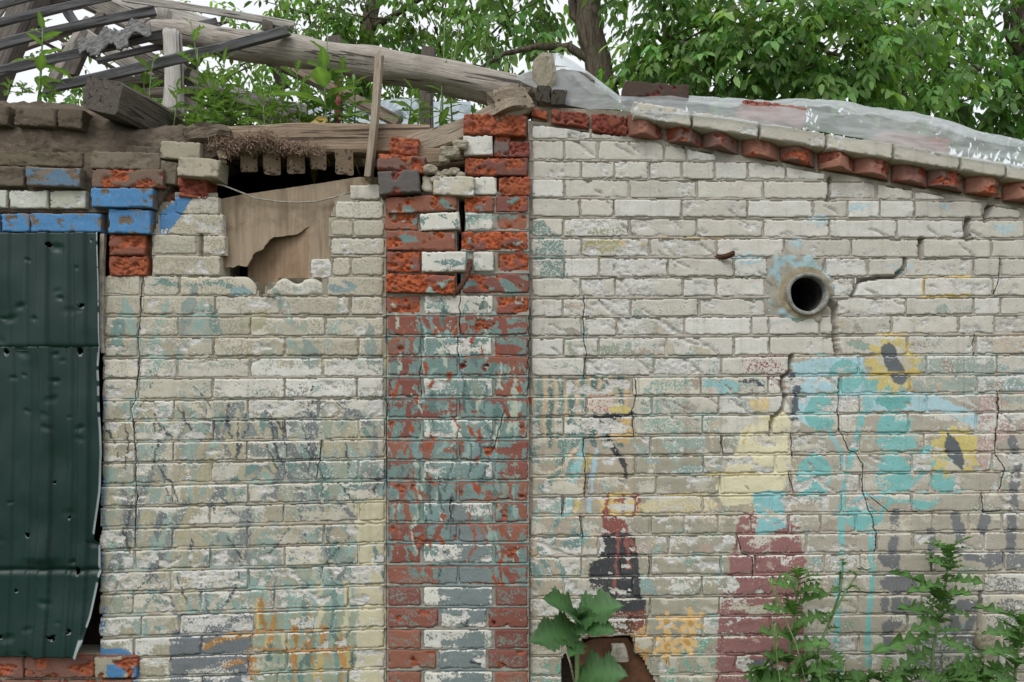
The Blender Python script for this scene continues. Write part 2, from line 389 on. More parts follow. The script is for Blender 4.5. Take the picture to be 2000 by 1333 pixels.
# --- pillar: grey-green brush marks over the red brick
rs = random.Random(5)
for i in range(70):
    y = rs.uniform(360, 640); x = rs.uniform(755, 1030)
    rleaf(rs, x, y, rs.uniform(30, 80), rs.uniform(-.7, .7), rs.uniform(8, 20), rs.choice([TEAL, (112, 138, 136), (124, 134, 126), LTEAL]), .64)
op_poly([(758, 655), (1032, 640), (1032, 1150), (1000, 1190), (860, 1150), (758, 1110)], (118, 142, 138), .62)
op_poly([(840, 770), (960, 770), (965, 1100), (870, 1110), (830, 900)], (124, 148, 144), .68)
for i in range(150):
    y = rs.uniform(640, 1160); x = rs.uniform(752, 1034)
    rleaf(rs, x, y, rs.uniform(35, 100), -1.57 + rs.uniform(-.5, .5), rs.uniform(6, 15), rs.choice([TEAL, TEAL, LTEAL, (126, 150, 150), (140, 148, 136), TEALD, (176, 184, 168)]), .8)
for i in range(62):
    y = rs.uniform(640, 1200); x = rs.choice([rs.uniform(752, 850), rs.uniform(940, 1034), rs.uniform(752, 1034)])
    rleaf(rs, x, y, rs.uniform(25, 75), -1.57 + rs.uniform(-.5, .5), rs.uniform(6, 15), (150, 80, 62), 0.06)
for i in range(46):
    y = rs.uniform(650, 1250); x = rs.uniform(758, 1030)
    rleaf(rs, x, y, rs.uniform(15, 40), -1.57 + rs.uniform(-.6, .6), rs.uniform(6, 12), (158, 84, 60), .95)
op_poly([(757, 1120), (1032, 1150), (1032, 1360), (757, 1360)], (126, 138, 130), .47)
op_poly([(868, 985), (885, 960), (930, 985), (950, 1050), (958, 1190), (945, 1250), (950, 1360), (850, 1360), (862, 1240), (856, 1150), (880, 1060)], (122, 134, 134), .82)
for i in range(34):                     # scratched curved lines in the grey-green coat
    x = rs.uniform(770, 1020); y = rs.uniform(660, 1100); bx = rs.uniform(-26, 26)
    op_line([(x, y), (x + bx * .6, y - 18), (x + bx, y - 42), (x + bx * .8, y - 66)], rs.choice([(88, 100, 98), (96, 108, 106), (150, 96, 80), (176, 186, 176)]), rs.uniform(2.4, 5), .85)
for pts in ([(880, 975), (884, 1010), (878, 1060), (862, 1100), (856, 1145)], [(905, 740), (890, 700), (860, 670)], [(962, 850), (955, 900), (935, 950)], [(895, 840), (885, 890), (870, 960)]):
    op_line(pts, (86, 92, 92), 3, .9)
op_line([(892, 1210), (908, 1222), (916, 1212)], CHAR, 4, .9); op_line([(918, 1292), (935, 1298), (942, 1294)], CHAR, 5, .9)
# --- gable wall: stained ground coats
op_poly([(1040, 400), (1130, 420), (1140, 640), (1210, 740), (1040, 745)], (128, 148, 132), .26)
op_poly([(1040, 420), (1060, 430), (1100, 470), (1110, 545), (1060, 545), (1040, 520)], TEAL, .56)
op_poly([(1138, 468), (1230, 466), (1232, 500), (1140, 502)], (160, 156, 112), .62)
op_poly([(1210, 470), (1264, 468), (1262, 500), (1215, 500)], (206, 176, 112), .5)
op_poly([(1105, 430), (1225, 428), (1225, 458), (1105, 458)], (156, 160, 132), .52)
op_poly([(1135, 575), (1400, 575), (1410, 740), (1140, 740)], (132, 152, 136), .34)
op_poly([(1260, 690), (1420, 690), (1500, 740), (1500, 860), (1250, 860)], (140, 168, 158), .5)
op_poly([(1036, 738), (1240, 738), (1240, 1333), (1036, 1333)], (172, 162, 144), .76)
op_poly([(1235, 845), (1460, 845), (1460, 1340), (1235, 1340)], (162, 158, 142), .82)
op_poly([(1540, 690), (2050, 690), (2050, 1360), (1540, 1360)], (174, 168, 154), .80)
op_poly([(1450, 845), (1560, 845), (1560, 1000), (1450, 1000)], (176, 166, 142), .7)
op_poly([(1815, 690), (1950, 690), (1945, 770), (1700, 800), (1690, 760)], (156, 168, 160), .66)
op_poly([(1950, 700), (2040, 690), (2040, 790), (1960, 800)], (140, 164, 164), .55)
op_poly([(1470, 520), (1640, 505), (1680, 560), (1640, 600), (1500, 640), (1470, 600)], (170, 196, 200), .38)
for (x, y) in ((1680, 408), (1830, 405), (1965, 445), (1560, 475), (1760, 520), (1720, 320), (1460, 505), (1600, 430)):
    op_ell(x, y, rs.uniform(18, 34), 12, SKYB, .55)
# thin smears of older coats showing through all over the lower gable
for i in range(330):
    x = rs.uniform(1040, 2000); y = rs.uniform(600, 1320)
    if y < 740 and not (x < 1420 or x > 1640): continue
    rleaf(rs, x, y, rs.uniform(20, 80), rs.uniform(-.5, .5) + rs.choice([0, 0, 1.2]), rs.uniform(8, 26), rs.choice([(150, 166, 156), (140, 162, 156), SAGE, (186, 178, 160), (166, 156, 144), (176, 160, 146), (190, 186, 174), (158, 150, 138)]), rs.uniform(.5, .74))
# reeds at the left of the gable wall
for i, x in enumerate((1052, 1075, 1094, 1115, 1140, 1160, 1180, 1212)):
    op_line([(x, 738), (x + 2, 790), (x - 3, 832 + 10 * (i % 3)), (x, 872)], (TEAL, TEALD)[i % 2], 11, .66)
    op_line([(x + 12, 738), (x + 12, 860)], (196, 174, 142), 7, .62)
for i in range(24):
    rleaf(rs, rs.uniform(1040, 1130), rs.uniform(880, 1170), rs.uniform(40, 90), -1.57 + rs.uniform(-.5, .5), rs.uniform(10, 22), rs.choice([TEAL, LTEAL, (120, 156, 156), (190, 170, 140)]), .66)
for i in range(46):
    rleaf(rs, rs.uniform(1250, 1460), rs.uniform(760, 1190), rs.uniform(30, 70), rs.uniform(-2.6, -.5), rs.uniform(7, 16), rs.choice([(140, 168, 158), (150, 164, 158), LTEAL, (176, 166, 144), SAGE]), .62)
# figure with dark braid, red waistcoat and black skirt
op_ell(1172, 788, 30, 20, (182, 106, 100), .42); op_ell(1212, 800, 24, 8, YELLOW, .7)
op_poly([(1153, 815), (1180, 809), (1212, 812), (1209, 828), (1198, 842), (1180, 838), (1163, 832)], CHAR, .82)
op_line([(1220, 812), (1236, 806)], CHAR, 7, .8); op_ell(1228, 826, 4, 5, CHAR, .9)
op_poly([(1196, 822), (1232, 816), (1240, 850), (1228, 866), (1205, 866), (1194, 845)], (200, 170, 116), .7)
op_line([(1187, 836), (1189, 858), (1201, 881), (1217, 899), (1224, 932)], CHAR, 10, .78)
op_line([(1138, 861), (1118, 888), (1102, 912), (1070, 924)], (216, 196, 176), 5, .95)
op_line([(1141, 866), (1122, 930), (1108, 1001)], CYAN, 15, .6); op_line([(1166, 880), (1156, 940), (1150, 1000)], (160, 196, 214), 8, .6)
op_line([(1156, 890), (1142, 920)], YELLOW, 9, .7); op_line([(1136, 948), (1124, 1000)], YELLOW, 9, .6)
op_poly([(1166, 965), (1250, 962), (1252, 1004), (1178, 1010)], (214, 186, 112), .62)
op_line([(1187, 968), (1183, 1004)], REDP, 9, .75); op_line([(1205, 978), (1218, 972), (1216, 1002)], REDP, 9, .72); op_line([(1236, 970), (1246, 968), (1240, 1004)], REDP, 9, .72)
op_poly([(1174, 1008), (1196, 1006), (1224, 1022), (1226, 1043), (1178, 1043)], (140, 88, 82), .74)
op_poly([(1176, 1043), (1237, 1043), (1246, 1084), (1250, 1125), (1251, 1162), (1263, 1176), (1258, 1200), (1208, 1206), (1196, 1180), (1151, 1162), (1151, 1100), (1170, 1092)], CHAR, .95)
op_line([(1208, 1046), (1205, 1085), (1203, 1120), (1200, 1160)], (146, 92, 86), 6, .85)
op_line([(1223, 1050), (1228, 1110)], (146, 94, 86), 9, .85); op_line([(1232, 1058), (1240, 1078)], (142, 94, 88), 9, .8)
op_poly([(1150, 1215), (1205, 1198), (1262, 1192), (1264, 1216), (1236, 1240), (1195, 1242), (1140, 1248)], (130, 82, 70), .7)
op_poly([(1200, 1212), (1236, 1208), (1236, 1238), (1208, 1236)], (96, 70, 52), .8)
op_poly([(1230, 1240), (1266, 1218), (1268, 1285), (1258, 1305), (1250, 1290)], (194, 156, 104), .62)
# lilies
for (x, y, r) in ((1302, 1217, 24), (1350, 1217, 30), (1304, 1262, 32), (1342, 1255, 27), (1302, 1288, 14)):
    op_star(x, y, r, 6, PEACH, 1.05, rs.uniform(0, 1), .30); op_ell(x, y, 6, 6, (190, 152, 90), .9)
for pts in ([(1367, 1232), (1367, 1330)], [(1335, 1270), (1350, 1330)], [(1310, 1290), (1312, 1330)], [(1385, 1245), (1368, 1268)], [(1285, 1300), (1300, 1330)], [(1395, 1290), (1372, 1318)], [(1040, 1330), (1060, 1300)], [(1075, 1333), (1070, 1290)], [(1092, 1330), (1090, 1300)]):
    op_line(pts, (112, 166, 146), 8, .62)
# figure with pale head, turquoise blouse and maroon skirt
op_poly([(1412, 697), (1500, 690), (1540, 692), (1541, 732), (1490, 734), (1412, 724)], (146, 86, 92), .44)
op_poly([(1500, 736), (1526, 738), (1522, 764), (1500, 764)], (146, 86, 92), .55)
op_poly([(1372, 742), (1445, 742), (1440, 770), (1376, 770)], CYAN, .62)
op_line([(1445, 742), (1475, 744), (1492, 762)], (84, 86, 96), 9, .66)
op_poly([(1462, 776), (1500, 776), (1506, 806), (1470, 806)], (214, 192, 140), .6)
op_poly([(1440, 872), (1450, 838), (1480, 814), (1532, 806), (1545, 820), (1543, 900), (1532, 958), (1492, 966), (1462, 986), (1412, 988), (1398, 950), (1428, 905)], CREAM, .98)
op_poly([(1250, 985), (1300, 965), (1375, 962), (1400, 985), (1380, 1002), (1260, 1004)], (206, 188, 128), .5)
op_line([(1375, 930), (1400, 925), (1480, 928)], (208, 190, 128), 6, .6); op_line([(1450, 870), (1465, 830), (1500, 815)], (200, 184, 132), 4, .8)
op_line([(1488, 845), (1530, 847)], CHAR, 3, .7)
op_poly([(1466, 966), (1500, 960), (1534, 960), (1532, 1004), (1536, 1030), (1504, 1042), (1476, 1050), (1480, 1010)], CYAN, .88)
op_poly([(1444, 1008), (1466, 1000), (1478, 1005), (1476, 1048), (1504, 1044), (1534, 1032), (1534, 1004), (1558, 1006), (1566, 1060), (1574, 1104), (1562, 1125), (1568, 1180), (1575, 1350), (1398, 1350), (1402, 1210), (1412, 1172), (1424, 1118), (1424, 1092), (1438, 1048)], MAROON, .78)
op_poly([(1460, 1285), (1510, 1292), (1512, 1360), (1464, 1360)], (108, 110, 118), .85)
# sky, turquoise plant, two sunflowers
op_poly([(1550, 708), (1610, 698), (1688, 696), (1694, 765), (1640, 800), (1590, 840), (1556, 820), (1546, 760)], SKYB, .82)
op_poly([(1682, 770), (1750, 762), (1812, 770), (1850, 785), (1896, 800), (1925, 820), (1905, 838), (1850, 808), (1740, 800), (1690, 806)], SKYB, .8)
op_ell(1652, 735, 34, 32, AQUA, .76); op_ell(1602, 806, 32, 36, AQUA, .84); op_ell(1716, 748, 30, 22, AQUA, .66)
op_ell(1745, 782, 34, 18, (110, 172, 170), .72); op_ell(1745, 832, 34, 30, AQUA, .86); op_ell(1752, 866, 40, 18, AQUA, .68)
op_ell(1745, 932, 36, 46, AQUA, .92); op_ell(1590, 932, 33, 46, AQUA, .85); op_ell(1684, 1012, 34, 26, AQUA, .9)
op_ell(1846, 938, 28, 26, AQUA, .9); op_ell(1812, 884, 16, 14, AQUA, .8); op_ell(1802, 978, 26, 18, AQUA, .8); op_ell(1760, 972, 26, 12, AQUA, .66)
op_ell(1582, 968, 24, 10, AQUA, .8)
op_line([(1692, 768), (1680, 830), (1666, 882), (1652, 935), (1645, 985), (1643, 1030), (1646, 1110), (1638, 1140), (1634, 1250), (1640, 1345)], AQUA, 12, .88, .4)
op_line([(1618, 838), (1645, 890), (1652, 925)], CYAN, 8, .8, .4); op_line([(1690, 1000), (1704, 1030), (1702, 1100), (1704, 1150), (1696, 1200), (1695, 1300)], AQUA, 10, .88, .4)
op_line([(1836, 896), (1800, 925), (1770, 960), (1725, 992), (1715, 1040)], AQUA, 8, .8, .4); op_line([(1660, 985), (1690, 965), (1720, 975)], CYAN, 7, .8, .4)
op_line([(1700, 770), (1690, 800)], CYAN, 20, .7)
op_star(1745, 712, 58, 11, YELLOW, .64, .2, .70); op_line([(1735, 686), (1745, 714), (1758, 736)], (104, 110, 114), 30, 1.05, .4)
op_star(1868, 884, 54, 12, YELLOW, .70, .1, .74); op_leaf([(1852, 848), (1862, 880), (1880, 916)], (100, 106, 110), 30, 1.1, .3)
for a, b in (((1803, 543), (1895, 541)), ((1803, 543), (1804, 580)), ((1802, 579), (1896, 577)), ((1715, 652), (1750, 652)), ((1772, 668), (1776, 700)), ((1776, 738), (1775, 764)), ((1705, 730), (1800, 728))):
    op_line([a, b], (206, 182, 112), 5, .9, .3)
op_line([(1720, 654), (1900, 648)], (206, 180, 120), 3, .6); op_line([(1290, 464), (1420, 468)], (206, 180, 130), 4, .6)
op_poly([(1915, 770), (1945, 775), (1990, 800), (1985, 850), (1945, 870), (1930, 930), (1905, 900), (1910, 850)], PINK, .58)
op_poly([(1880, 650), (2040, 650), (2040, 690), (1900, 690)], (196, 172, 140), .45)
op_line([(1548, 735), (1556, 760), (1552, 792), (1550, 818)], (96, 102, 112), 13, .82)
# brush drag inside the flat colour areas
for i in range(64):
    x, y = rs.choice([(1600, 806), (1745, 832), (1745, 932), (1590, 932), (1652, 735), (1684, 1012), (1620, 760), (1490, 900), (1470, 860), (1500, 1100), (1480, 1220), (1200, 1120), (1846, 938), (1500, 1000)])
    x += rs.uniform(-38, 38); y += rs.uniform(-40, 40)
    near = {True: [(148, 196, 192), (118, 174, 172), (176, 190, 180)], False: [(196, 186, 160), (208, 202, 176), (180, 172, 156)]}[x > 1545]
    if 1400 < x < 1575 and y > 1040: near = [(160, 122, 118), (138, 98, 96), (176, 150, 142)]
    if x < 1300: near = [(84, 84, 86), (104, 102, 100)]
    rleaf(rs, x, y, rs.uniform(18, 55), rs.choice([0, 3.1]) + rs.uniform(-.5, .5), rs.uniform(3, 9), rs.choice(near), rs.uniform(.5, .8))
# grey lettering-like bars at the lower right
for pts, w in (([(1976, 860), (1990, 905), (1982, 950), (1976, 1010), (1974, 1075)], 18), ([(1748, 1002), (1744, 1075), (1750, 1120)], 18), ([(1866, 1010), (1876, 1040)], 20), ([(1818, 1040), (1820, 1075)], 17),
               ([(1924, 1005), (1920, 1034)], 20), ([(1876, 1040), (1874, 1078)], 15), ([(1972, 1045), (1974, 1075)], 17), ([(1738, 1128), (1770, 1124), (1782, 1145), (1730, 1142)], 22),
               ([(1728, 1172), (1728, 1190)], 16), ([(1752, 1160), (1752, 1200)], 22), ([(1780, 1172), (1800, 1190)], 30), ([(1735, 1225), (1762, 1205)], 26), ([(1862, 1205), (1866, 1232)], 20),
               ([(1900, 1210), (1885, 1235)], 16), ([(1830, 1175), (1900, 1185)], 24), ([(1735, 1240), (1736, 1275)], 22), ([(1800, 1258), (1900, 1252)], 20)):
    op_line(pts, (120, 122, 124), w, .84)
op_poly([(1880, 1078), (1962, 1078), (1962, 1100), (1930, 1115), (1920, 1098), (1884, 1096)], (118, 120, 122), .82)
op_poly([(1966, 1080), (2040, 1080), (2040, 1116), (1966, 1114)], (128, 130, 130), .7)
op_poly([(1935, 1125), (2040, 1125), (2040, 1240), (1925, 1240)], (122, 124, 126), .52)
op_poly([(1715, 1082), (1760, 1082), (1752, 1112), (1718, 1104)], (116, 118, 120), .8)
op_poly([(1770, 1245), (1900, 1250), (1900, 1340), (1770, 1330)], (128, 134, 136), .55)

def mural(px, py):
    n = px.shape[0]
    c = np.zeros((n, 3)); a = np.zeros(n)
    wx0 = (fbm(px / 9, py / 9, 91, 3) - .5); wy0 = (fbm(px / 9, py / 9, 57, 3) - .5)
    # ground coat of the left wall: thin khaki, heavier lower down
    left = (px < 753) & (px > 180)
    c[:] = lin(KHAKI); a = np.where(left, np.clip(.44 + .26 * sstep(560, 800, py), 0, .72), 0.10)
    a = np.where(left & (py < 545), .5, a)
    low = left & (fbm(px / 45, py / 30, 8, 3) > .56); c[low] = lin((158, 156, 138))
    a = np.where((px > 752) & (px < 1035), 0.0, a)
    a = np.where((px > 1040) & (py < 440), 0.12, a)
    for kind, pts, cc, al, w, warp in OPS:
        if kind == 'ell': x0, x1, y0, y1 = pts[0] - pts[2], pts[0] + pts[2], pts[1] - pts[3], pts[1] + pts[3]
        elif kind == 'star': x0, x1, y0, y1 = pts[0] - pts[2], pts[0] + pts[2], pts[1] - pts[2], pts[1] + pts[2]
        else:
            xs = [q[0] for q in pts]; ys = [q[1] for q in pts]; x0, x1, y0, y1 = min(xs) - w, max(xs) + w, min(ys) - w, max(ys) + w
        idx = np.nonzero((px > x0 - 8) & (px < x1 + 8) & (py > y0 - 8) & (py < y1 + 8))[0]
        if idx.size == 0: continue
        k = 10 * warp; x = px[idx] + wx0[idx] * k; y = py[idx] + wy0[idx] * k
        if kind == 'poly': m = in_poly(x, y, pts)
        elif kind == 'line': m = seg_dist(x, y, pts)[0] < w / 2
        elif kind == 'leaf':
            d, t = seg_dist(x, y, pts); m = d < w / 2 * np.sin(np.pi * np.clip(t, .02, .98)) ** .7
        elif kind == 'ell': m = ((x - pts[0]) / pts[2]) ** 2 + ((y - pts[1]) / pts[3]) ** 2 < 1
        else:
            dx, dy = x - pts[0], y - pts[1]; th = np.arctan2(dy, dx) + pts[4]
            rr = pts[2] * (pts[5] + (1 - pts[5]) * np.abs(np.cos(th * pts[3] / 2)) ** 1.3); m = dx * dx + dy * dy < rr * rr
        j = idx[m]; c[j] = lin(cc); a[j] = al
    # weathering: sun, rain and abrasion thin the paint in patches
    wear = fbm(px / 55, py / 22, 33, 4); a = a - .42 * sstep(.54, .76, wear) * (a < 1.1)
    a = a - np.where(left, .30 * np.exp(-((py - 740) / 42) ** 2), 0)
    c *= (.92 + .16 * fbm(px / 26, py / 26, 71, 3))[:, None]
    return c, np.clip(a, 0, 1.3)
# ---------------------------------------------------------------- masonry
CRACKS = [
 ([(1622, 345), (1618, 392)], 6), ([(1962, 350), (1946, 375), (1930, 415), (1924, 432)], 10), ([(1890, 430), (1890, 466)], 12),
 ([(1798, 468), (1797, 504)], 10), ([(1768, 506), (1764, 524), (1750, 540), (1704, 543)], 7), ([(1704, 544), (1676, 550), (1667, 578)], 7),
 ([(1612, 586), (1632, 600), (1629, 650), (1637, 694)], 12), ([(1546, 696), (1543, 728), (1527, 738), (1531, 765), (1535, 780), (1525, 806), (1509, 815), (1503, 850)], 7),
 ([(1639, 740), (1636, 800), (1640, 842), (1658, 880), (1672, 884), (1685, 907), (1683, 958), (1700, 1002), (1706, 1028), (1712, 1042), (1710, 1076)], 5.5),
 ([(1947, 765), (1951, 800), (1945, 850), (1942, 885), (1962, 915), (1953, 960)], 4.5), ([(1142, 580), (1140, 620), (1140, 660), (1145, 690), (1140, 738)], 3.8),
 ([(1239, 740), (1244, 770), (1235, 802), (1237, 852), (1140, 857), (1139, 880), (1145, 910), (1141, 968)], 4), ([(1097, 970), (1098, 1004)], 4), ([(1133, 1010), (1138, 1048)], 4),
 ([(1409, 853), (1411, 888)], 5), ([(1545, 848), (1547, 890)], 4), ([(1818, 1080), (1820, 1116)], 5), ([(1642, 1122), (1644, 1154)], 7), ([(1916, 1158), (1912, 1238), (1940, 1252)], 9),
 ([(1642, 1156), (1735, 1158)], 3), ([(1440, 1045), (1448, 1080), (1470, 1090), (1470, 1125)], 4), ([(1210, 1090), (1213, 1120)], 4), ([(1268, 1088), (1266, 1128)], 4),
 ([(1902, 655), (1900, 695)], 4), ([(1953, 505), (1951, 545), (1940, 575)], 4), ([(1700, 970), (1735, 1000), (1790, 1000)], 3), ([(1540, 925), (1548, 960)], 4), ([(1917, 965), (1918, 1000), (1950, 998)], 5),
 ([(277, 543), (273, 620), (270, 660), (272, 700), (268, 740), (265, 780), (255, 800), (262, 840), (265, 880), (264, 940), (268, 970), (265, 1010), (263, 1058)], 4.2),
 ([(628, 865), (625, 895), (620, 932)], 3.2), ([(823, 696), (820, 730), (822, 774)], 4.5), ([(897, 578), (898, 616), (900, 652)], 3.8), ([(894, 660), (895, 695)], 3.2),
 ([(752, 772), (757, 800), (754, 860), (757, 950)], 4), ([(392, 460), (393, 498)], 6), ([(1034, 600), (1031, 760)], 3), ([(880, 975), (880, 1010)], 3), ([(985, 805), (962, 880)], 2.5),
]
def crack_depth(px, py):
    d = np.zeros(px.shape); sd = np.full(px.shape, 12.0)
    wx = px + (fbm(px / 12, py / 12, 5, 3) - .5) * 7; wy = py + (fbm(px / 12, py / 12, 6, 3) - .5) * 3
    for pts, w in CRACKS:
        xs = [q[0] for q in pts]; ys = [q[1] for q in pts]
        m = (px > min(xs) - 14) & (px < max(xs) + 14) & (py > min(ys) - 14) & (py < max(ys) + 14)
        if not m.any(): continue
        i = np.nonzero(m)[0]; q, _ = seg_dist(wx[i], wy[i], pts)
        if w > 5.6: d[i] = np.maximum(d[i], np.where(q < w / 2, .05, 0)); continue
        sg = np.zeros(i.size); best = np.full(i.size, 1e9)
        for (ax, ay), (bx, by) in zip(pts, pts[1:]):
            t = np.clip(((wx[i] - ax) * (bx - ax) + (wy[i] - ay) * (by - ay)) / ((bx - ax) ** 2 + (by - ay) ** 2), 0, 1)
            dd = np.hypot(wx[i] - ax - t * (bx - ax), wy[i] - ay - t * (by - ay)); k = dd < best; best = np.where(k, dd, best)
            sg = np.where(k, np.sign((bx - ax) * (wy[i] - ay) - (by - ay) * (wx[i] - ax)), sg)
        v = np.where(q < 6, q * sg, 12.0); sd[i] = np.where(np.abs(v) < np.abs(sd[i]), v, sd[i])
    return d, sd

WHITES = [(206, 202, 190), (212, 209, 200), (200, 195, 180), (214, 213, 207), (207, 202, 188)]
REDS = [(146, 98, 84), (140, 90, 80), (150, 102, 86), (134, 88, 80)]
BL = (84, 128, 170)
GRNG = random.Random(88)
GOUGES = [((1290, 470), (1318, 506), 10), ((1198, 522), (1240, 588), 12), ((1118, 546), (1146, 584), 10), ((1256, 606), (1334, 656), 14), ((1172, 588), (1222, 640), 12), ((1338, 702), (1372, 732), 10), ((1340, 650), (1400, 690), 9),
          ((1212, 440), (1250, 470), 8), ((1140, 700), (1176, 728), 9), ((1235, 690), (1275, 735), 11), ((1290, 780), (1322, 830), 8), ((1430, 780), (1470, 812), 7), ((1370, 480), (1398, 500), 10), ((1050, 1060), (1105, 1085), 16), ((1610, 950), (1580, 905), 9), ((1605, 730), (1640, 760), 10), ((1205, 285), (1235, 305), 12), ((1110, 265), (1160, 305), 14)]
for _ in range(46):
    x_, y_ = GRNG.uniform(1050, 1980), GRNG.uniform(270, 1000); l_ = GRNG.uniform(10, 40)
    GOUGES.append(((x_, y_), (x_ + l_, y_ + l_ * GRNG.uniform(.3, 1.0)), GRNG.uniform(4, 9)))
for _ in range(26):
    x_, y_ = GRNG.uniform(210, 740), GRNG.uniform(600, 1200); l_ = GRNG.uniform(10, 34)
    GOUGES.append(((x_, y_), (x_ + l_, y_ + l_ * GRNG.uniform(-.6, .8)), GRNG.uniform(5, 12)))
def gouge(px, py):
    g = np.zeros(px.shape); wx = px + (fbm(px / 8, py / 8, 205, 3) - .5) * 9; wy = py + (fbm(px / 8, py / 8, 206, 3) - .5) * 9
    for a_, b_, w in GOUGES:
        i = np.nonzero((px > min(a_[0], b_[0]) - 14) & (px < max(a_[0], b_[0]) + 14) & (py > min(a_[1], b_[1]) - 14) & (py < max(a_[1], b_[1]) + 14))[0]
        if i.size:
            q, t_ = seg_dist(wx[i], wy[i], [a_, b_]); g[i] = np.maximum(g[i], np.clip(1 - q / (w / 2 * (.55 + .45 * np.sin(np.pi * t_))), 0, 1))
    return g
COATS = {}
JOBS = []          # (name, parent, mat, px, py, verts, faces, smooth flags, body rgb, paint factor)
BRNG = random.Random(3)

def lowwall_(): return globals().get('lowwall')
def fcall(f, x): return f(x) if callable(f) else np.full(x.shape, float(f))

def brick(parent, x0, x1, top, bot, kind='w', y=0.0, rot=0.0, spall=None, color=None, paint=1.0, name='brick', depth=0.11,
          prof=None, step=2.6, fresh=None, round_=None, lean=0.0, coat=None):
    """one brick; (x0, x1, top, bot) is its face on the wall plane, y its stand-out from it (negative: towards the street)"""
    seed = BRNG.randrange(1, 99999)
    nx = max(5, int(round((x1 - x0) / step))); ym = float(np.mean(fcall(bot, np.array([x0, x1])) - fcall(top, np.array([x0, x1]))))
    nz = max(4, int(round(ym / step)))
    U, V = np.meshgrid(np.linspace(0, 1, nx + 1), np.linspace(0, 1, nz + 1)); u = U.ravel(); v = V.ravel()
    px = x0 + u * (x1 - x0); T = fcall(top, px); B = np.maximum(fcall(bot, px), T + 1.0); py = T + v * (B - T)
    # rounded, nibbled arrises
    r = round_ if round_ is not None else BRNG.uniform(.8, 3.2)
    nb = (fbm(px / 6 + seed, py / 6, seed, 3) - .5) * 3.0 + (fbm(px / 22 + seed, py / 22, seed + 3, 2) - .5) * BRNG.choice([2.0, 3.0, 6.0])
    ddx = np.minimum(px - x0, x1 - px); ddy = np.minimum(py - T, B - py)
    qx = np.maximum(r - ddx, 0); qy = np.maximum(r - ddy, 0)
    inside = np.where((qx > 0) & (qy > 0), r - np.hypot(qx, qy), np.minimum(ddx, ddy)) + nb
    rec = .0015 * np.clip(1 - inside / 1.3, 0, 1) ** 2 + np.where(inside < -0.4, .010, 0)
    # face relief and broken-off areas
    rel = (fbm(px / 30 + seed, py / 18, seed + 9, 3) - .5) * .004
    if spall is None: spall = BRNG.choice([0, 0, 0, .10, .2, .35])
    col_ = np.tile(lin(color if color is not None else BRNG.choice(WHITES if kind == 'w' else REDS)), (px.size, 1))
    col_ *= BRNG.uniform(.92, 1.04)
    pf = np.full(px.size, float(paint))
    spm = np.zeros(px.size)
    if spall > 0:
        f = fbm(px / 26 + seed * .37, py / 17, seed + 21, 3) + .22 * fbm(px / 7, py / 7, seed + 5, 2) - .11
        thr = np.quantile(f, 1 - spall); m = sstep(thr, thr + .045, f)
        fac = np.abs(fbm(px / 9 + py / 12, py / 7 - px / 24, seed + 31, 4) - .5) * 2; spm = m
        rel = rel + m * (.002 + .022 * fac * (1.3 if kind == 'r' else .42))
        if fresh is None:
            fresh = (178, 102, 74) if kind == 'r' else (214, 213, 209)
            if kind == 'r' and BRNG.random() < .35: fresh = (146, 82, 70)
            if color == BL: fresh = (138, 112, 100)
            elif kind == 'w' and color is not None and sum(color) < 500: fresh = tuple(q * .95 for q in color)
        fresh = lin(fresh)
        dark = (.78 + .4 * fbm(px / 5, py / 5, seed + 2, 3))[:, None]
        col_ = col_ * (1 - m[:, None]) + fresh * dark * m[:, None]; pf = pf * (1 - m)
    topE = np.clip(1 - (py - T) / 3.6, 0, 1) * .75; wearE = np.clip(1 - inside / 4.0, 0, 1) * .36; pf_edge = np.maximum(topE, wearE) * fbm(px / 16, py / 16, seed + 77, 2) * 1.6
    if kind == 'w' and parent in (gable, lowwall_()):
        gg = gouge(px, py); gm = sstep(.05, .3, gg)
        rel = rel + .010 * gg; col_ = col_ * (1 - gm[:, None] * .8) + lin((208, 206, 200)) * gm[:, None] * .8; pf = pf * (1 - gm); spm = np.maximum(spm, gm * .7)
    if coat is not None: COATS[len(JOBS)] = coat
    if prof is not None: rel = rel + prof(u, v, px, py)
    yy = y + rec + rel + lean * (v - .5)
    cx, cy = (x0 + x1) / 2, float(np.mean((T + B) / 2))
    if rot:
        c, s = math.cos(math.radians(rot)), math.sin(math.radians(rot))
        px, py = cx + (px - cx) * c - (py - cy) * s, cy + (px - cx) * s + (py - cy) * c
    sc = (DIST + y) / DIST / 500.0
    verts = np.stack([(px - 1000) * sc, yy, EYE + (HZ - py) * sc], 1)
    W = nx + 1; ids = np.arange(W * (nz + 1)).reshape(nz + 1, W)
    a = ids[:-1, :-1].ravel(); b = ids[:-1, 1:].ravel(); c_ = ids[1:, 1:].ravel(); d = ids[1:, :-1].ravel()
    faces = np.stack([a, d, c_, b], 1).tolist(); nf = len(faces)
    ring = list(ids[0, :]) + list(ids[1:, -1]) + list(ids[-1, -2::-1]) + list(ids[-2:0:-1, 0])
    base = len(verts); back = verts[ring].copy(); back[:, 1] = y + depth
    verts = np.vstack([verts, back]); n = len(ring)
    for i in range(n): faces.append([ring[i], ring[(i + 1) % n], base + (i + 1) % n, base + i])
    faces.append([base + i for i in range(n)][::-1])
    px = np.concatenate([px, px[ring]]); py = np.concatenate([py, py[ring]])
    col_ = np.vstack([col_, col_[ring] * .95]); pf = np.concatenate([pf, np.zeros(n)]); pf_edge = np.concatenate([pf_edge, np.zeros(n)])
    JOBS.append([name, parent, M['silicate'] if kind == 'w' else M['red_brick'], px, py, verts, faces, [True] * nf + [False] * (n + 1), col_, pf, pf_edge, np.concatenate([spm, np.zeros(n)])])

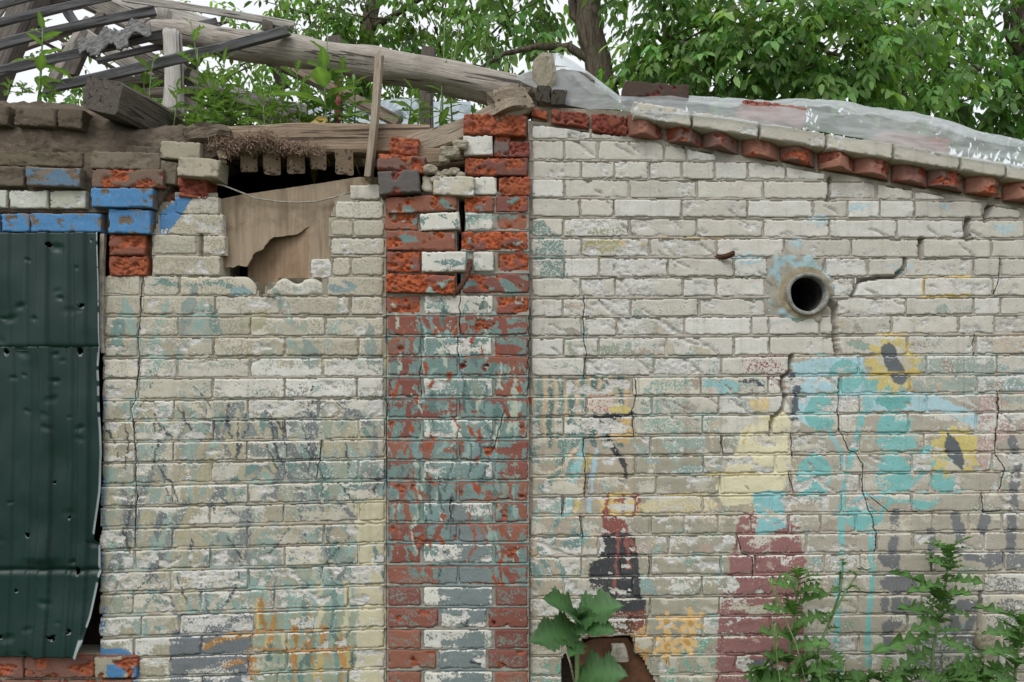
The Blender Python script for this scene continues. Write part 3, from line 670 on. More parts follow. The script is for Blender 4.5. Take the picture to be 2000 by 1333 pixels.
def mortar(parent, x0, x1, tops, bots, y=0.0, clip=None, holes=(), xstep=4.0, paint=1.0, color=(166, 160, 150), low=None, name='mortar'):
    """pointing between the courses: recessed, with a raised bead along each bed joint"""
    n = int((x1 - x0) / xstep) + 1; X = np.linspace(x0, x1, n)
    L = []; Dp = []
    L.append(tops[0](X) - 8); Dp.append(.004)
    for i in range(len(tops)):
        t, b = tops[i](X), bots[i](X)
        for f, dd in ((.06, .0042), (.25, .003), (.5, .003), (.75, .003), (.94, .0042)): L.append(t + (b - t) * f); Dp.append(dd)
        nx_ = tops[i + 1](X) if i + 1 < len(tops) else b + 6
        for f, dd in ((.02, .0042), (.22, .0020), (.42, .0008), (.6, .0008), (.8, .0020), (.98, .0042)): L.append(b + (nx_ - b) * f); Dp.append(dd)
    if low is not None: L.append(np.full(n, low)); Dp.append(.004)
    Y = np.stack(L); XX = np.tile(X, (len(L), 1)); D = np.tile(np.array(Dp)[:, None], (1, n))
    if clip is not None: Y = np.maximum(Y, clip(XX))
    px, py, d = XX.ravel(), Y.ravel(), D.ravel()
    d = d + (fbm(px / 9, py / 9, 41, 3) - .5) * .0045 + .006 * sstep(.62, .75, fbm(px / 20, py / 9, 44, 3))
    py = py + (fbm(px / 25, py / 60, 47, 3) - .5) * 2.2
    ids = np.arange(px.size).reshape(len(L), n)
    a = ids[:-1, :-1].ravel(); b = ids[:-1, 1:].ravel(); c_ = ids[1:, 1:].ravel(); e = ids[1:, :-1].ravel()
    cx = (px[a] + px[c_]) / 2; cy = (py[a] + py[c_]) / 2; keep = np.ones(a.size, bool)
    for h in holes: keep &= ~in_poly(cx, cy, h)
    keep &= (np.abs(py[a] - py[e]) + np.abs(py[b] - py[c_])) > .05
    faces = np.stack([a, e, c_, b], 1)[keep].tolist()
    sc = (DIST + y) / DIST / 500.0
    verts = np.stack([(px - 1000) * sc, y + d, EYE + (HZ - py) * sc], 1)
    col_ = np.tile(lin(color), (px.size, 1)) * (.86 + .28 * fbm(px / 40, py / 30, 61, 3))[:, None]
    JOBS.append([name, parent, M['mortar'], px, py, verts, faces, [True] * len(faces), col_, np.full(px.size, paint), np.zeros(px.size), np.zeros(px.size)])

def core(parent, pts, y0, y1, mat, name='wall_core'):
    """solid body of a wall: an outline on the wall plane given real thickness"""
    n = len(pts); v = [P(x, q, 0) for x, q in pts]
    v = [Vector((a.x, y0, a.z)) for a in v] + [Vector((a.x, y1, a.z)) for a in v]
    f = [list(range(n)), list(range(2 * n - 1, n - 1, -1))] + [[i + n, (i + 1) % n + n, (i + 1) % n, i] for i in range(n)]
    return mesh_obj(name, v, f, mat, parent, smooth=False)

def lerp_line(xa, ya, xb, yb): return lambda x: ya + (yb - ya) * (np.asarray(x, float) - xa) / (xb - xa)

# ---- ground
g = mesh_obj('ground', [(-150, -60, 0), (150, -60, 0), (150, 200, 0), (-150, 200, 0)], [[0, 1, 2, 3]], M['ground']); tag(g, kind='structure')

# ---- gable wall on the right
gable = empty('brick_wall', P(1520, 1560, 0), 'pale silicate brick gable wall with faded mural, stepped cracks and sawtooth cornice', 'wall')
R = [(240, 270, 248, 276), (276, 311, 283, 317), (316, 347, 321, 352), (352, 384, 358, 390), (390, 422, 395, 425), (428, 460, 432, 464), (467, 499, 469, 502), (506, 540, 506, 538),
     (545, 578, 544, 577), (586, 618, 583, 613), (623, 655, 618, 650), (663, 695, 657, 690), (701, 733, 696, 728), (741, 773, 734, 765), (779, 811, 771, 803), (817, 849, 808, 842),
     (857, 889, 848, 880), (895, 927, 887, 919), (935, 967, 924, 958), (973, 1004, 965, 997), (1011, 1045, 1004, 1035), (1051, 1085, 1041, 1074), (1091, 1125, 1081, 1114),
     (1131, 1165, 1122, 1155), (1172, 1206, 1163, 1194), (1212, 1243, 1200, 1232), (1247, 1279, 1241, 1270), (1285, 1318, 1277, 1308), (1323, 1357, 1315, 1347), (1362, 1396, 1353, 1386)]
RT = [lerp_line(1038, a - .6, 1950, c - .6) for a, b, c, d in R]; RB = [lerp_line(1038, b + .9, 1950, d + .9) for a, b, c, d in R]
def gline(x):
    x = np.asarray(x, float)
    return np.where(x < 1225, 238 + (x - 1040) * .14, 264 + (x - 1225) * .187)
RJ = [[1038, 1154, 1215], [1038, 1102, 1168, 1297, 1341, 1400], [1038, 1135, 1200, 1267, 1332, 1396, 1460, 1535, 1612], [1038, 1102, 1228, 1362, 1491, 1619, 1712, 1785, 1850],
      [1038, 1133, 1199, 1331, 1460, 1588, 1656, 1719, 1787, 1924, 1995], [1038, 1101, 1230, 1361, 1491, 1621, 1752, 1889, 2002, 2040], [1036, 1136, 1268, 1400, 1531, 1663, 1800, 1936, 2040],
      [1038, 1102, 1170, 1305, 1434, 1500, 0, 1612, 1696, 1766, 1902, 1954, 2040], [1038, 1134, 1202, 1334, 1399, 1495, 0, 1624, 1668, 1806, 1940, 2040], [1036, 1099, 1232, 1365, 1496, 0, 1635, 1770, 1902, 1954, 2040],
      [1036, 1136, 1204, 1337, 1468, 1502, 1600, 1632, 1741, 1873, 1942, 2040], [1037, 1101, 1170, 1302, 1434, 1503, 1634, 1773, 1907, 2040], [1037, 1143, 1277, 1408, 1541, 1678, 1810, 1947, 2040],
      [1038, 1101, 1235, 1369, 1500, 1526, 1642, 1776, 1910, 2040], [1037, 1145, 1274, 1404, 1530, 1679, 1810, 1949, 2040], [1036, 1101, 1238, 1372, 1508, 1638, 1774, 1906, 1948, 2040],
      [1037, 1139, 1270, 1410, 1543, 1679, 1805, 1944, 2040], [1036, 1101, 1240, 1374, 1513, 1645, 1782, 1938, 2040], [1037, 1145, 1281, 1406, 1546, 1679, 1818, 1954, 2040],
      [1036, 1099, 1241, 1372, 1508, 1643, 1781, 1916, 2040], [1035, 1135, 1271, 1336, 1402, 1467, 1541, 1603, 1673, 1821, 1892, 1959, 2040], [1033, 1137, 1168, 1306, 1440, 1576, 1713, 1783, 1922, 2040],
      [1033, 1135, 1271, 1409, 1475, 1610, 1680, 1819, 1961, 2040], [1033, 1100, 1235, 1371, 1510, 1642, 1785, 1923, 2040], [1033, 1140, 1270, 1405, 1540, 1676, 1800, 1915, 2040],
      [1033, 1105, 1262, 1372, 1505, 1620, 1772, 1912, 2040], [1033, 1100, 0, 1238, 1278, 1412, 1545, 1678, 1795, 1930, 2040], [1033, 1096, 0, 1268, 1305, 1436, 1560, 1700, 1840, 1950, 2040],
      [1033, 1098, 0, 1285, 1404, 1540, 1670, 1800, 1930, 2040], [1033, 1120, 1255, 1390, 1525, 1660, 1790, 1930, 2040]]
PIPE = (1575, 575)
GAPS = {(4, 1924): 12, (5, 1889): 13, (6, 1800): 10, (7, 1766): 6, (3, 1619): 6, (24, 1915): 8, (23, 1642): 6}
HOLE = [(1098, 1285), (1118, 1256), (1150, 1246), (1200, 1243), (1232, 1240), (1250, 1280), (1275, 1320), (1290, 1360), (1100, 1360), (1094, 1310)]
for i, J in enumerate(RJ):
    for a, b in zip(J, J[1:]):
        if a == 0 or b == 0: continue
        ga = GAPS.get((i, a), 3.4) / 2; gb = GAPS.get((i, b), 3.4) / 2
        x0, x1 = a + ga, b - gb
        if x1 - x0 < 10: continue
        top = (lambda x, k=i: np.maximum(RT[k](x), gline(x) + 5)) if i < 6 else RT[i]
        if i < 6 and float(RB[i](x1) - gline(x1)) < 10:
            x1 = min(x1, 1225 + (float(RB[i](x1)) - 10 - 264) / .187)
            if x1 - x0 < 14: continue
        sp = None
        if 5 <= i <= 14 and 1130 < (a + b) / 2 < 1350: sp = BRNG.choice([0, .3, .45, .6])
        if a == 1624 and i == 8: sp = .5
        brick(gable, x0, x1, top, RB[i], 'w', y=BRNG.uniform(-.003, .003), spall=sp,
              color=None if i > 12 else BRNG.choice([(208, 205, 197), (213, 211, 205), (202, 198, 188), (197, 193, 184)]))
circ = [(PIPE[0] + 44 * math.cos(k * .26), PIPE[1] + 44 * math.sin(k * .26)) for k in range(24)]
mortar(gable, 1032, 2044, RT, RB, clip=lambda x: gline(x) - 2, holes=(HOLE, circ), low=1565)
core(gable, [(1040, 212), (1230, 252), (1526, 307), (1526, 1565), (1292, 1565), (1292, 1345), (1252, 1238), (1150, 1243), (1092, 1300), (1092, 1565), (1036, 1565)], .066, .25, M['plaster'])
core(gable, [(1526, 307), (1624, 325), (1624, 526), (1526, 526)], .066, .25, M['plaster'])
core(gable, [(1526, 624), (1624, 624), (1624, 1565), (1526, 1565)], .066, .25, M['plaster'])
core(gable, [(1624, 325), (2090, 412), (2090, 1565), (1624, 1565)], .066, .25, M['plaster'])
core(gable, [(1092, 1365), (1292, 1365), (1292, 1565), (1092, 1565)], .02, .25, M['plaster'], 'footing')
# three broken headers, the sawtooth course and the coping above it
for (x0, x1, y0, y1) in ((1038, 1069, 209, 233), (1077, 1151, 213, 249), (1157, 1226, 219, 264)):
    sl = (y1 - y0 - 30) / (x1 - x0) if x1 - x0 > 50 else .1
    brick(gable, x0, x1, lerp_line(x0, y0, x1, y0 + 8), lerp_line(x0, y1 - 9, x1, y1), 'r', y=-.014, spall=.85, paint=0, name='cornice_brick', round_=4, color=(150, 92, 76))
DC = [1261, 1337, 1408, 1484, 1557, 1635, 1704, 1778, 1847, 1920, 1993]
for k, xc in enumerate(DC):
    yc = 254 + (xc - 1261) * .168 + BRNG.uniform(-2, 2); xc += BRNG.uniform(-1.5, 1.5)
    ap = BRNG.uniform(.30, .50); cut = BRNG.uniform(.026, .060)
    def prof(u, v, px, py, ap=ap, cut=cut, s=k):
        tri = np.where(u < ap, u / ap, (1 - u) / (1 - ap))
        y_ = -.066 * tri; lim = -cut - .012 * v + (fbm(px / 8, py / 8, 300 + s, 3) - .5) * .02
        return np.where(y_ < lim, lim, y_)
    wdt = 34.6
    brick(gable, xc - wdt, xc + wdt, lerp_line(xc - wdt, yc - 24 - 6, xc + wdt, yc - 24 + 6), lerp_line(xc - wdt, yc + 19 - 6, xc + wdt, yc + 19 + 6), 'r',
          y=.004 + BRNG.uniform(-.006, .006), rot=BRNG.uniform(-2.5, 2.5), spall=BRNG.uniform(.15, .65), paint=0, prof=prof, name='sawtooth_brick', round_=1.2, step=2.2, color=BRNG.choice([(152, 108, 94), (134, 98, 88), (158, 114, 98), (126, 100, 92)]), fresh=BRNG.choice([(184, 104, 76), (164, 90, 70), (150, 92, 76)]))
CJ = [1236, 1352, 1484, 1615, 1745, 1876, 1965, 2095]
for a, b in zip(CJ, CJ[1:]):
    lt = lambda x: 217 + (x - 1355) * .166; lb = lambda x: 247 + (x - 1355) * .163
    brick(gable, a + 2.5, b - 2.5, lt, lb, 'w', y=-.062, spall=.5 if a < 1300 else BRNG.choice([0, .12, .2]), paint=0, name='coping_brick', depth=.2, color=(194, 190, 178), round_=2.0)
# bedding mortar that carries the cornice
core(gable, [(1040, 240), (1228, 266), (2095, 428), (2095, 352), (1350, 236), (1230, 215), (1040, 205)], .016, .064, M['plaster'], 'cornice_mortar')

# ---- lower wall on the left, under and round the broken opening
lowwall = empty('brick_wall', P(470, 1560, 0), 'pale brick wall between metal sheet and pillar, opening broken in its top', 'wall')
LW = [(386, 418), (420, 458), (461, 497), (501, 537), (541, 576), (580, 613), (621, 655), (661, 694), (702, 736), (741, 777), (783, 817), (823, 858), (864, 898), (904, 939), (948, 982), (989, 1022), (1031, 1066),
      (1072, 1107), (1114, 1149), (1156, 1191), (1200, 1234), (1242, 1275), (1281, 1315), (1321, 1355)]
def lslope(ya): return lambda x, ya=ya: ya + (ya - 640) * -.018 * (np.asarray(x, float) - 450) / 300
LT = [lslope(a - .6) for a, b in LW]; LB = [lslope(b + .9) for a, b in LW]
LJ = [[(341, 428)], [(312, 437)], [(297, 384), (394, 441)], [(297, 431)],
      [(204, 274), (279, 350), (352, 502), (518, 634), (638, 750)], [(204, 275), 420, 548, 684, 750], [(203, 270), 348, 490, 635, 750], [(203, 270), 416, 557, 700, 750], [(200, 271), 345, 488, 630, 750],
      [(200, 270), 415, 556, 697, 750], [(200, 255), 340, 484, 622, 752], [(200, 262), 416, 556, 700, 752], [(200, 265), 338, 482, 627, 752], [(198, 262), 412, 555, 700, 752], [(195, 265), 337, 484, 628, 752],
      [(194, 266), 410, 554, 701, 752], [(193, 264), 336, 483, 632, 752], [(192, 262), 410, 556, 699, 752], [(192, 334), 484, 628, 752], [(192, 260), 392, 536, 680, 752], [(192, 276), 350, 497, 650, 752],
      [(192, 260), 393, 493, 560, 680, 752], [(270, 333), 485, 560, 690, 752], [(258, 395), 540, 680, 752]]
CW = [(198, 192, 176), (193, 188, 173), (202, 198, 186), (189, 183, 168)]
for i, J in enumerate(LJ):
    segs = []; prev = None
    for q in J:
        if isinstance(q, tuple): segs.append(q); prev = q[1]
        else: segs.append((prev, q)); prev = q
    for a, b in segs:
        top = LT[i]
        if (a, b) == (518, 634): top = lambda x: np.maximum(548 + 14 * np.clip((560 - x) / 40, 0, 1) + 6 * np.sin(x / 9), 541)
        if (a, b) == (352, 502): top = lambda x: 541 + 22 * np.clip((x - 478) / 24, 0, 1) ** 2
        brick(lowwall, a + 1.7, b - 1.7, top, LB[i], 'w', y=BRNG.uniform(-.003, .003), color=BRNG.choice(CW) if i < 8 else None,
              spall=(BRNG.choice([0, 0, .15, .3]) if i < 9 else None), round_=BRNG.uniform(3, 6) if i < 8 else None)
for (x0, x1, y0, y1) in ((683, 742, 361, 390), (656, 748, 394, 427), (647, 690, 431, 461), (692, 750, 431, 461), (646, 750, 466, 497), (650, 684, 504, 538), (688, 749, 503, 538)):
    brick(lowwall, x0, x1, y0, y1, 'w', spall=BRNG.choice([0, .2]), color=BRNG.choice(CW), round_=7, paint=.8)
brick(lowwall, 607, 647, 506, 545, 'w', y=.0, spall=.9, color=(196, 186, 164), round_=9, paint=.2)
OPEN = [(425, 300), (425, 380), (437, 460), (442, 498), (430, 500), (428, 543), (498, 543), (506, 578), (514, 578), (524, 548), (560, 544), (634, 544), (645, 500), (640, 430), (655, 392), (683, 358), (756, 358), (756, 300)]
mortar(lowwall, 200, 754, LT, LB, holes=(OPEN, [(190, 300), (296, 300), (296, 540), (190, 540)], [(296, 300), (342, 300), (342, 386), (312, 418), (296, 460)], [(190, 1278), (266, 1278), (266, 1700), (190, 1700)]), low=1565, color=(158, 151, 138))
core(lowwall, [(204, 1565), (204, 546), (298, 546), (298, 392), (424, 392), (424, 548), (500, 550), (510, 580), (640, 580), (640, 548), (650, 402), (690, 368), (748, 368), (748, 1565)], .02, .25, M['plaster'])

# ---- pillar of red and pale bricks between them
PY = -.03
pillar = empty('brick_pillar', P(893, 1560, PY), 'split red and white brick pillar with flaking grey-green paint', 'pillar')
PW = [(383, 414), (416, 449), (452, 489), (492, 531), (536, 572), (578, 613), (618, 654), (659, 694), (697, 733), (740, 774), (780, 816), (821, 856), (862, 898), (902, 937), (943, 979), (983, 1019), (1024, 1058),
      (1064, 1100), (1107, 1141), (1148, 1183), (1189, 1226), (1231, 1267), (1270, 1306), (1313, 1348)]
PC = {0: [('r', 755, 896), ('r', 906, 966), ('r', 968, 1032)], 1: [('r', 753, 817), ('w', 820, 901), ('w', 908, 964), ('r', 969, 1032)], 2: [('r', 755, 893), ('r', 900, 1032)],
      3: [('r', 756, 821), ('w', 823, 914), ('w', 924, 965), ('r', 969, 1034)], 4: [('r', 754, 893), ('r', 902, 1034)], 5: [('r', 754, 822), ('w', 828, 963), ('r', 969, 1033)]}
for i in range(len(PW)):
    if i >= 6: PC[i] = [('r', 757, 822), ('w', 827, 962), ('r', 966, 1032)] if i % 2 == 1 else [('r', 757, 894), ('r', 896, 1032)]
    if i == 22: PC[i] = [('r', 757, 852), ('w', 856, 950), ('r', 953, 1032)]
    if i == 20: PC[i] = [('r', 757, 856), ('w', 860, 950), ('r', 953, 1032)]
    for kind, a, b in PC[i]:
        t_ = PW[i][0]; b_ = PW[i][1]
        off = .0; rt = 0
        if i < 5 and a < 895: rt = BRNG.choice([-3.2, -1.5, -.6, .8, 1.8]); off = BRNG.uniform(-.028, .004)
        elif i < 5: rt = BRNG.uniform(-.8, .6); off = BRNG.uniform(-.008, .006)
        sp = (BRNG.choice([.2, .4, .6, .8]) if i < 6 else BRNG.choice([0, 0, 0, .08, .15])) if kind == 'r' else BRNG.choice([0, .15])
        brick(pillar, a + 1 - (2 if i < 5 and a < 800 else 0), b - 1 - (3 if i < 5 and 890 < b < 920 else 0), t_, b_, kind, y=PY + off, rot=rt, spall=sp, fresh=(192, 106, 72) if kind == 'r' and i < 6 else None, color=(214, 212, 204) if kind == 'w' else None, round_=2.2)
pt = [lerp_line(0, a, 1, a) for a, b in PW]; pb = [lerp_line(0, b, 1, b) for a, b in PW]
mortar(pillar, 755, 1033, pt, pb, y=PY, holes=([(897, 370), (908, 370), (907, 450), (900, 500), (900, 575), (890, 575), (893, 450)], ), low=1575, color=(150, 145, 136))
core(pillar, [(757, 1568), (757, 384), (896, 384), (893, 575), (905, 575), (910, 350), (910, 228), (1032, 224), (1032, 1568)], PY + .05, .25, M['plaster'])
# loosened crown of the pillar
for kind, a, b, t_, b_, rt, off, sp, cc in (('r', 905, 1028, 223, 262, 1.5, -.01, .95, (138, 82, 72)), ('w', 905, 962, 265, 303, -2, 0, .3, (214, 212, 204)), ('r', 965, 996, 264, 306, 3, .01, .5, (120, 106, 102)),
                                            ('r', 994, 1034, 276, 307, 0, .004, .7, (132, 82, 74)), ('r', 908, 1031, 308, 342, 1, -.002, .6, (124, 84, 78)), ('w', 924, 970, 346, 380, 0, 0, .2, (214, 212, 202)),
                                            ('r', 974, 1035, 345, 382, 0, -.004, .9, (164, 92, 66))):
    brick(pillar, a, b, t_, b_, kind, y=PY + off, rot=rt, spall=sp, color=cc, paint=0, round_=3)

# ---- red and blue jamb between window and wall, blue lintel and crumbling clay-smeared head
head = empty('window_head_wall', P(150, 450, 0), 'crumbling clay-smeared brickwork with blue painted lintel above the metal sheet', 'wall')
BL = (84, 128, 170)
for kind, a, b, t_, b_, y_, sp, cc, rt in (
        ('w', -140, -2, 417, 453, -.02, .14, BL, 0), ('w', 2, 57, 417, 453, -.02, .14, BL, 0), ('w', 58, 197, 417, 453, -.02, .10, BL, .3),
        ('w', -60, 12, 372, 406, -.012, .2, (190, 194, 184), 0), ('w', 18, 92, 372, 407, -.012, .3, (194, 198, 188), 0), ('w', 98, 167, 373, 407, -.01, .2, (192, 194, 180), 0),
        ('w', 50, 156, 327, 364, -.035, .25, (96, 124, 148), 2), ('w', -40, 46, 325, 364, -.02, .4, (108, 98, 86), 0),
        ('w', 177, 298, 367, 405, -.035, .12, BL, .8), ('w', 212, 294, 409, 456, -.022, .14, BL, 1.2), ('r', 212, 282, 458, 499, -.01, .6, (136, 90, 76), 0), ('r', 213, 287, 501, 539, -.008, .8, (144, 88, 70), 0),
        ('r', 180, 318, 331, 366, -.028, .45, (124, 104, 92), 0), ('w', 176, 312, 296, 331, -.02, .6, (130, 121, 106), 2), ('w', 290, 346, 314, 358, -.012, .7, (130, 122, 108), 6),
        ('r', 347, 403, 343, 386, -.012, .8, (156, 92, 70), 2), ('r', 300, 342, 378, 415, .03, .5, (134, 92, 76), -4),
        ('w', 28, 108, 208, 246, -.022, .5, (108, 98, 86), 3), ('w', 112, 160, 212, 250, -.025, .6, (104, 94, 82), 6), ('w', -60, 14, 206, 244, -.02, .4, (104, 94, 82), 0),
        ('w', -30, 160, 296, 325, -.006, .5, (108, 99, 84), 1), ('w', 245, 330, 286, 322, .0, .6, (112, 103, 92), 4)):
    bl = cc in (BL, (96, 124, 148))
    brick(head, a, b, t_, b_, kind, y=y_, spall=sp, color=(128, 116, 104) if bl else cc, rot=rt, paint=1.0 if bl else 0, round_=3.5, coat=(((84, 134, 180) if cc == BL else (92, 122, 146)), 1.02 if cc == BL else .66) if bl else None)
# clay body behind them
n1, n2 = 130, 74
XX, VV = np.meshgrid(np.linspace(-160, 424, n1), np.linspace(0, 1, n2)); px, v = XX.ravel(), VV.ravel()
topc = np.interp(px, [-160, 0, 60, 120, 165, 200, 245, 280, 330, 385, 424], [186, 180, 178, 183, 196, 214, 232, 228, 228, 246, 262]) + (fbm(px / 14, px * 0, 5, 3) - .5) * 12
botc = np.interp(px, [-160, 300, 320, 345, 424], [415, 415, 380, 345, 300])
py = topc + v * (botc - topc)
dd = .012 - .03 * (fbm(px / 60, py / 26, 12, 4) - .4) - .018 * (fbm(px / 13, py / 9, 14, 3) - .5) + .10 * np.exp(-v * 9) * 1.0
vv = np.stack([(px - 1000) / 500, dd, EYE + (HZ - py) / 500], 1)
ids = np.arange(px.size).reshape(n2, n1); ff = np.stack([ids[:-1, :-1].ravel(), ids[1:, :-1].ravel(), ids[1:, 1:].ravel(), ids[:-1, 1:].ravel()], 1).tolist()
# close it towards the back
top_ids = ids[0]; base = len(vv); bk = vv[top_ids].copy(); bk[:, 1] = .25; bot = vv[ids[-1]].copy(); bot[:, 1] = .25
vv = np.vstack([vv, bk, bot])
for k in range(n1 - 1): ff.append([int(top_ids[k]), int(top_ids[k + 1]), base + k + 1, base + k]); ff.append([int(ids[-1][k + 1]), int(ids[-1][k]), base + n1 + k, base + n1 + k + 1])
mesh_obj('clay_body', vv, ff, M['clay'], head)
core(head, [(-160, 300), (300, 300), (300, 410), (206, 412), (206, 418), (-160, 418)], .04, .25, M['clay'])
core(head, [(206, 410), (300, 410), (300, 545), (206, 545)], .03, .25, M['clay'], 'jamb_core')
core(head, [(-160, 418), (206, 418), (206, 453), (-160, 453)], .03, .25, M['plaster'], 'lintel')
core(head, [(-420, 192), (-160, 190), (-160, 1565), (-420, 1565)], .002, .25, M['plaster'], 'side_pier')
sill = empty('window_sill', P(100, 1333, 0), 'red brick sill with blue paint under the metal sheet', 'sill')
for a, b in ((-90, 45), (48, 182), (184, 266)):
    brick(sill, a, b, 1282, 1325, 'r', y=-.02, spall=.35, color=(128, 92, 82), paint=1.0 if a > 180 else 0, round_=5)
for a, b in ((-120, 0), (3, 130), (133, 258)):
    brick(sill, a, b, 1329, 1365, 'r', y=-.012, spall=.3, color=(132, 102, 90), paint=0, round_=4)
core(sill, [(-160, 1276), (200, 1276), (200, 1565), (-160, 1565)], .0, .25, M['plaster'], 'sill_core')

# ---- loose bricks lying on the ruin
def loose(label, *a, **k):
    brick(None, *a, **k); JOBS[-1].append(label); JOBS[-1][0] = 'loose_brick'
G = 'loose_brick'
loose('cream brick tipped on top of another beside the dark opening', 346, 427, 308, 346, 'w', y=-.05, spall=.25, color=(172, 164, 146), paint=0, rot=4, depth=.1, round_=3, lean=-.01)
loose('cream brick perched highest on the clay wall', 313, 390, 277, 311, 'w', y=-.02, spall=.1, color=(164, 157, 140), paint=0, rot=3, depth=.1, round_=3)
loose('red brick end topmost on the left of the pillar', 761, 817, 268, 302, 'r', y=PY - .012, spall=.9, color=(142, 86, 76), paint=0, rot=2, round_=6)
loose('broken red brick with grey end under the topmost red one', 737, 830, 302, 334, 'r', y=PY - .03, spall=.6, color=(126, 100, 92), paint=0, rot=5, round_=4)
loose('sooty grey brick tilted out of the pillar left side', 739, 819, 333, 378, 'r', y=PY - .04, spall=.15, color=(104, 100, 98), paint=0, rot=-4, round_=3)
loose('white brick slipped slanting into the split of the pillar', 846, 926, 344, 381, 'w', y=PY - .03, spall=.4, color=(200, 194, 176), paint=0, rot=3, round_=4)
loose('small white brick end beside the slanting white brick', 824, 846, 344, 374, 'w', y=PY - .01, spall=.3, color=(200, 192, 172), paint=0, rot=6, round_=5)
loose('soot-dark brick lying on the plastic sheet', 1220, 1346, 162, 192, 'r', y=.12, spall=.08, color=(84, 70, 64), paint=0, rot=4, round_=3)
loose('red brick under the plastic near the middle of the slope', 1452, 1574, 201, 240, 'r', y=.06, spall=.2, color=(158, 108, 94), paint=0, rot=8, round_=3)
loose('red brick under the plastic at the lower slope', 1724, 1856, 262, 300, 'r', y=.06, spall=.2, color=(150, 108, 96), paint=0, rot=7, round_=3)

# ---- paint everything that was laid, then build the meshes
for mj in JOBS:                                    # keep the pointing clear of the brick bodies
    if mj[0] != 'mortar': continue
    dp = np.zeros(len(mj[3]))
    for bj in JOBS:
        if bj[1] is not mj[1] or bj[0] != 'brick': continue
        x0, x1 = bj[3].min(), bj[3].max(); y0, y1 = bj[4].min(), bj[4].max()
        if y1 - y0 > 47 or (x1 - x0 > 45 and bj[1] is gable and y0 < 400 and np.ptp(bj[4][np.abs(bj[3] - x0) < 3]) < (y1 - y0) - 7): continue
        dp[(mj[3] > x0 + 3) & (mj[3] < x1 - 3) & (mj[4] > y0 + 3.5) & (mj[4] < y1 - 3.5)] = .03
    mj[5][:, 1] += dp
npts = [len(j[3]) for j in JOBS]
APX = np.concatenate([j[3] for j in JOBS]); APY = np.concatenate([j[4] for j in JOBS])
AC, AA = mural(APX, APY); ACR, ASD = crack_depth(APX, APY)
k = 0
for jn, j in enumerate(JOBS):
    n = len(j[3]); s = slice(k, k + n); k += n
    name, par, mat, px, py, verts, faces, sm, colr, pf, pe, spm = j[:12]
    if jn in COATS: AC[s] = lin(COATS[jn][0]); AA[s] = COATS[jn][1] - .45 * sstep(.55, .75, fbm(px / 16, py / 12, 900 + jn, 3))
    a = np.clip(AA[s] * pf - np.where(pf > 0, pe, 0), 0, 1.3)
    if par is not None or True:
        cr = ACR[s] if len(j) == 12 else 0
        verts = verts.copy()
        nfront = n
        verts[:, 1] += cr * (verts[:, 1] < verts[:, 1].min() + .09)
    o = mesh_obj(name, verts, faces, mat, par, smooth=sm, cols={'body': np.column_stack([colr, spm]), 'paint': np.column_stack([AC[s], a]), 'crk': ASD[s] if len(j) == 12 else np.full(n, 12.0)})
    if len(j) == 13: tag(o, j[12], 'brick', 'loose bricks on the ruin')
# ---------------------------------------------------------------- dark room behind the wall, attic floor and roof slab
room = empty('shed_interior', P(500, 1560, .3), 'dark empty room behind the broken opening', 'room')
def box(name, x0, x1, y0, y1, z0, z1, mat, parent=None):
    v = [(x, y, z) for z in (z0, z1) for y in (y0, y1) for x in (x0, x1)]
    return mesh_obj(name, v, [[0, 1, 3, 2][::-1], [4, 5, 7, 6], [0, 1, 5, 4], [2, 3, 7, 6][::-1], [0, 2, 6, 4][::-1], [1, 3, 7, 5]], mat, parent, smooth=False)
ZA = P(0, 262, .15).z                      # level of the attic floor
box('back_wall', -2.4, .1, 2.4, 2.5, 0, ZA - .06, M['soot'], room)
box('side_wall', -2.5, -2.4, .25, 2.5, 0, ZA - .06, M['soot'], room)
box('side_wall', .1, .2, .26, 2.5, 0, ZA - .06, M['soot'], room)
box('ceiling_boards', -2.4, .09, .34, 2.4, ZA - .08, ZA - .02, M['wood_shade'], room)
att = mesh_obj('attic_fill', *(lambda nx=60, ny=16: (
    [(-2.4 + 2.48 * i / nx, .30 + 2.1 * j / ny, ZA + .02 + .05 * float(fbm(np.array([i / 5.0]), np.array([j / 3.0]), 3)[0])) for j in range(ny + 1) for i in range(nx + 1)],
    [[j * (nx + 1) + i, j * (nx + 1) + i + 1, (j + 1) * (nx + 1) + i + 1, (j + 1) * (nx + 1) + i] for j in range(ny) for i in range(nx)]))(), M['clay'], room)
roof = core(gable, [(1040, 218), (1240, 236), (2090, 372), (2090, 392), (1040, 240)], .10, 2.4, M['plaster'], 'roof_slab')

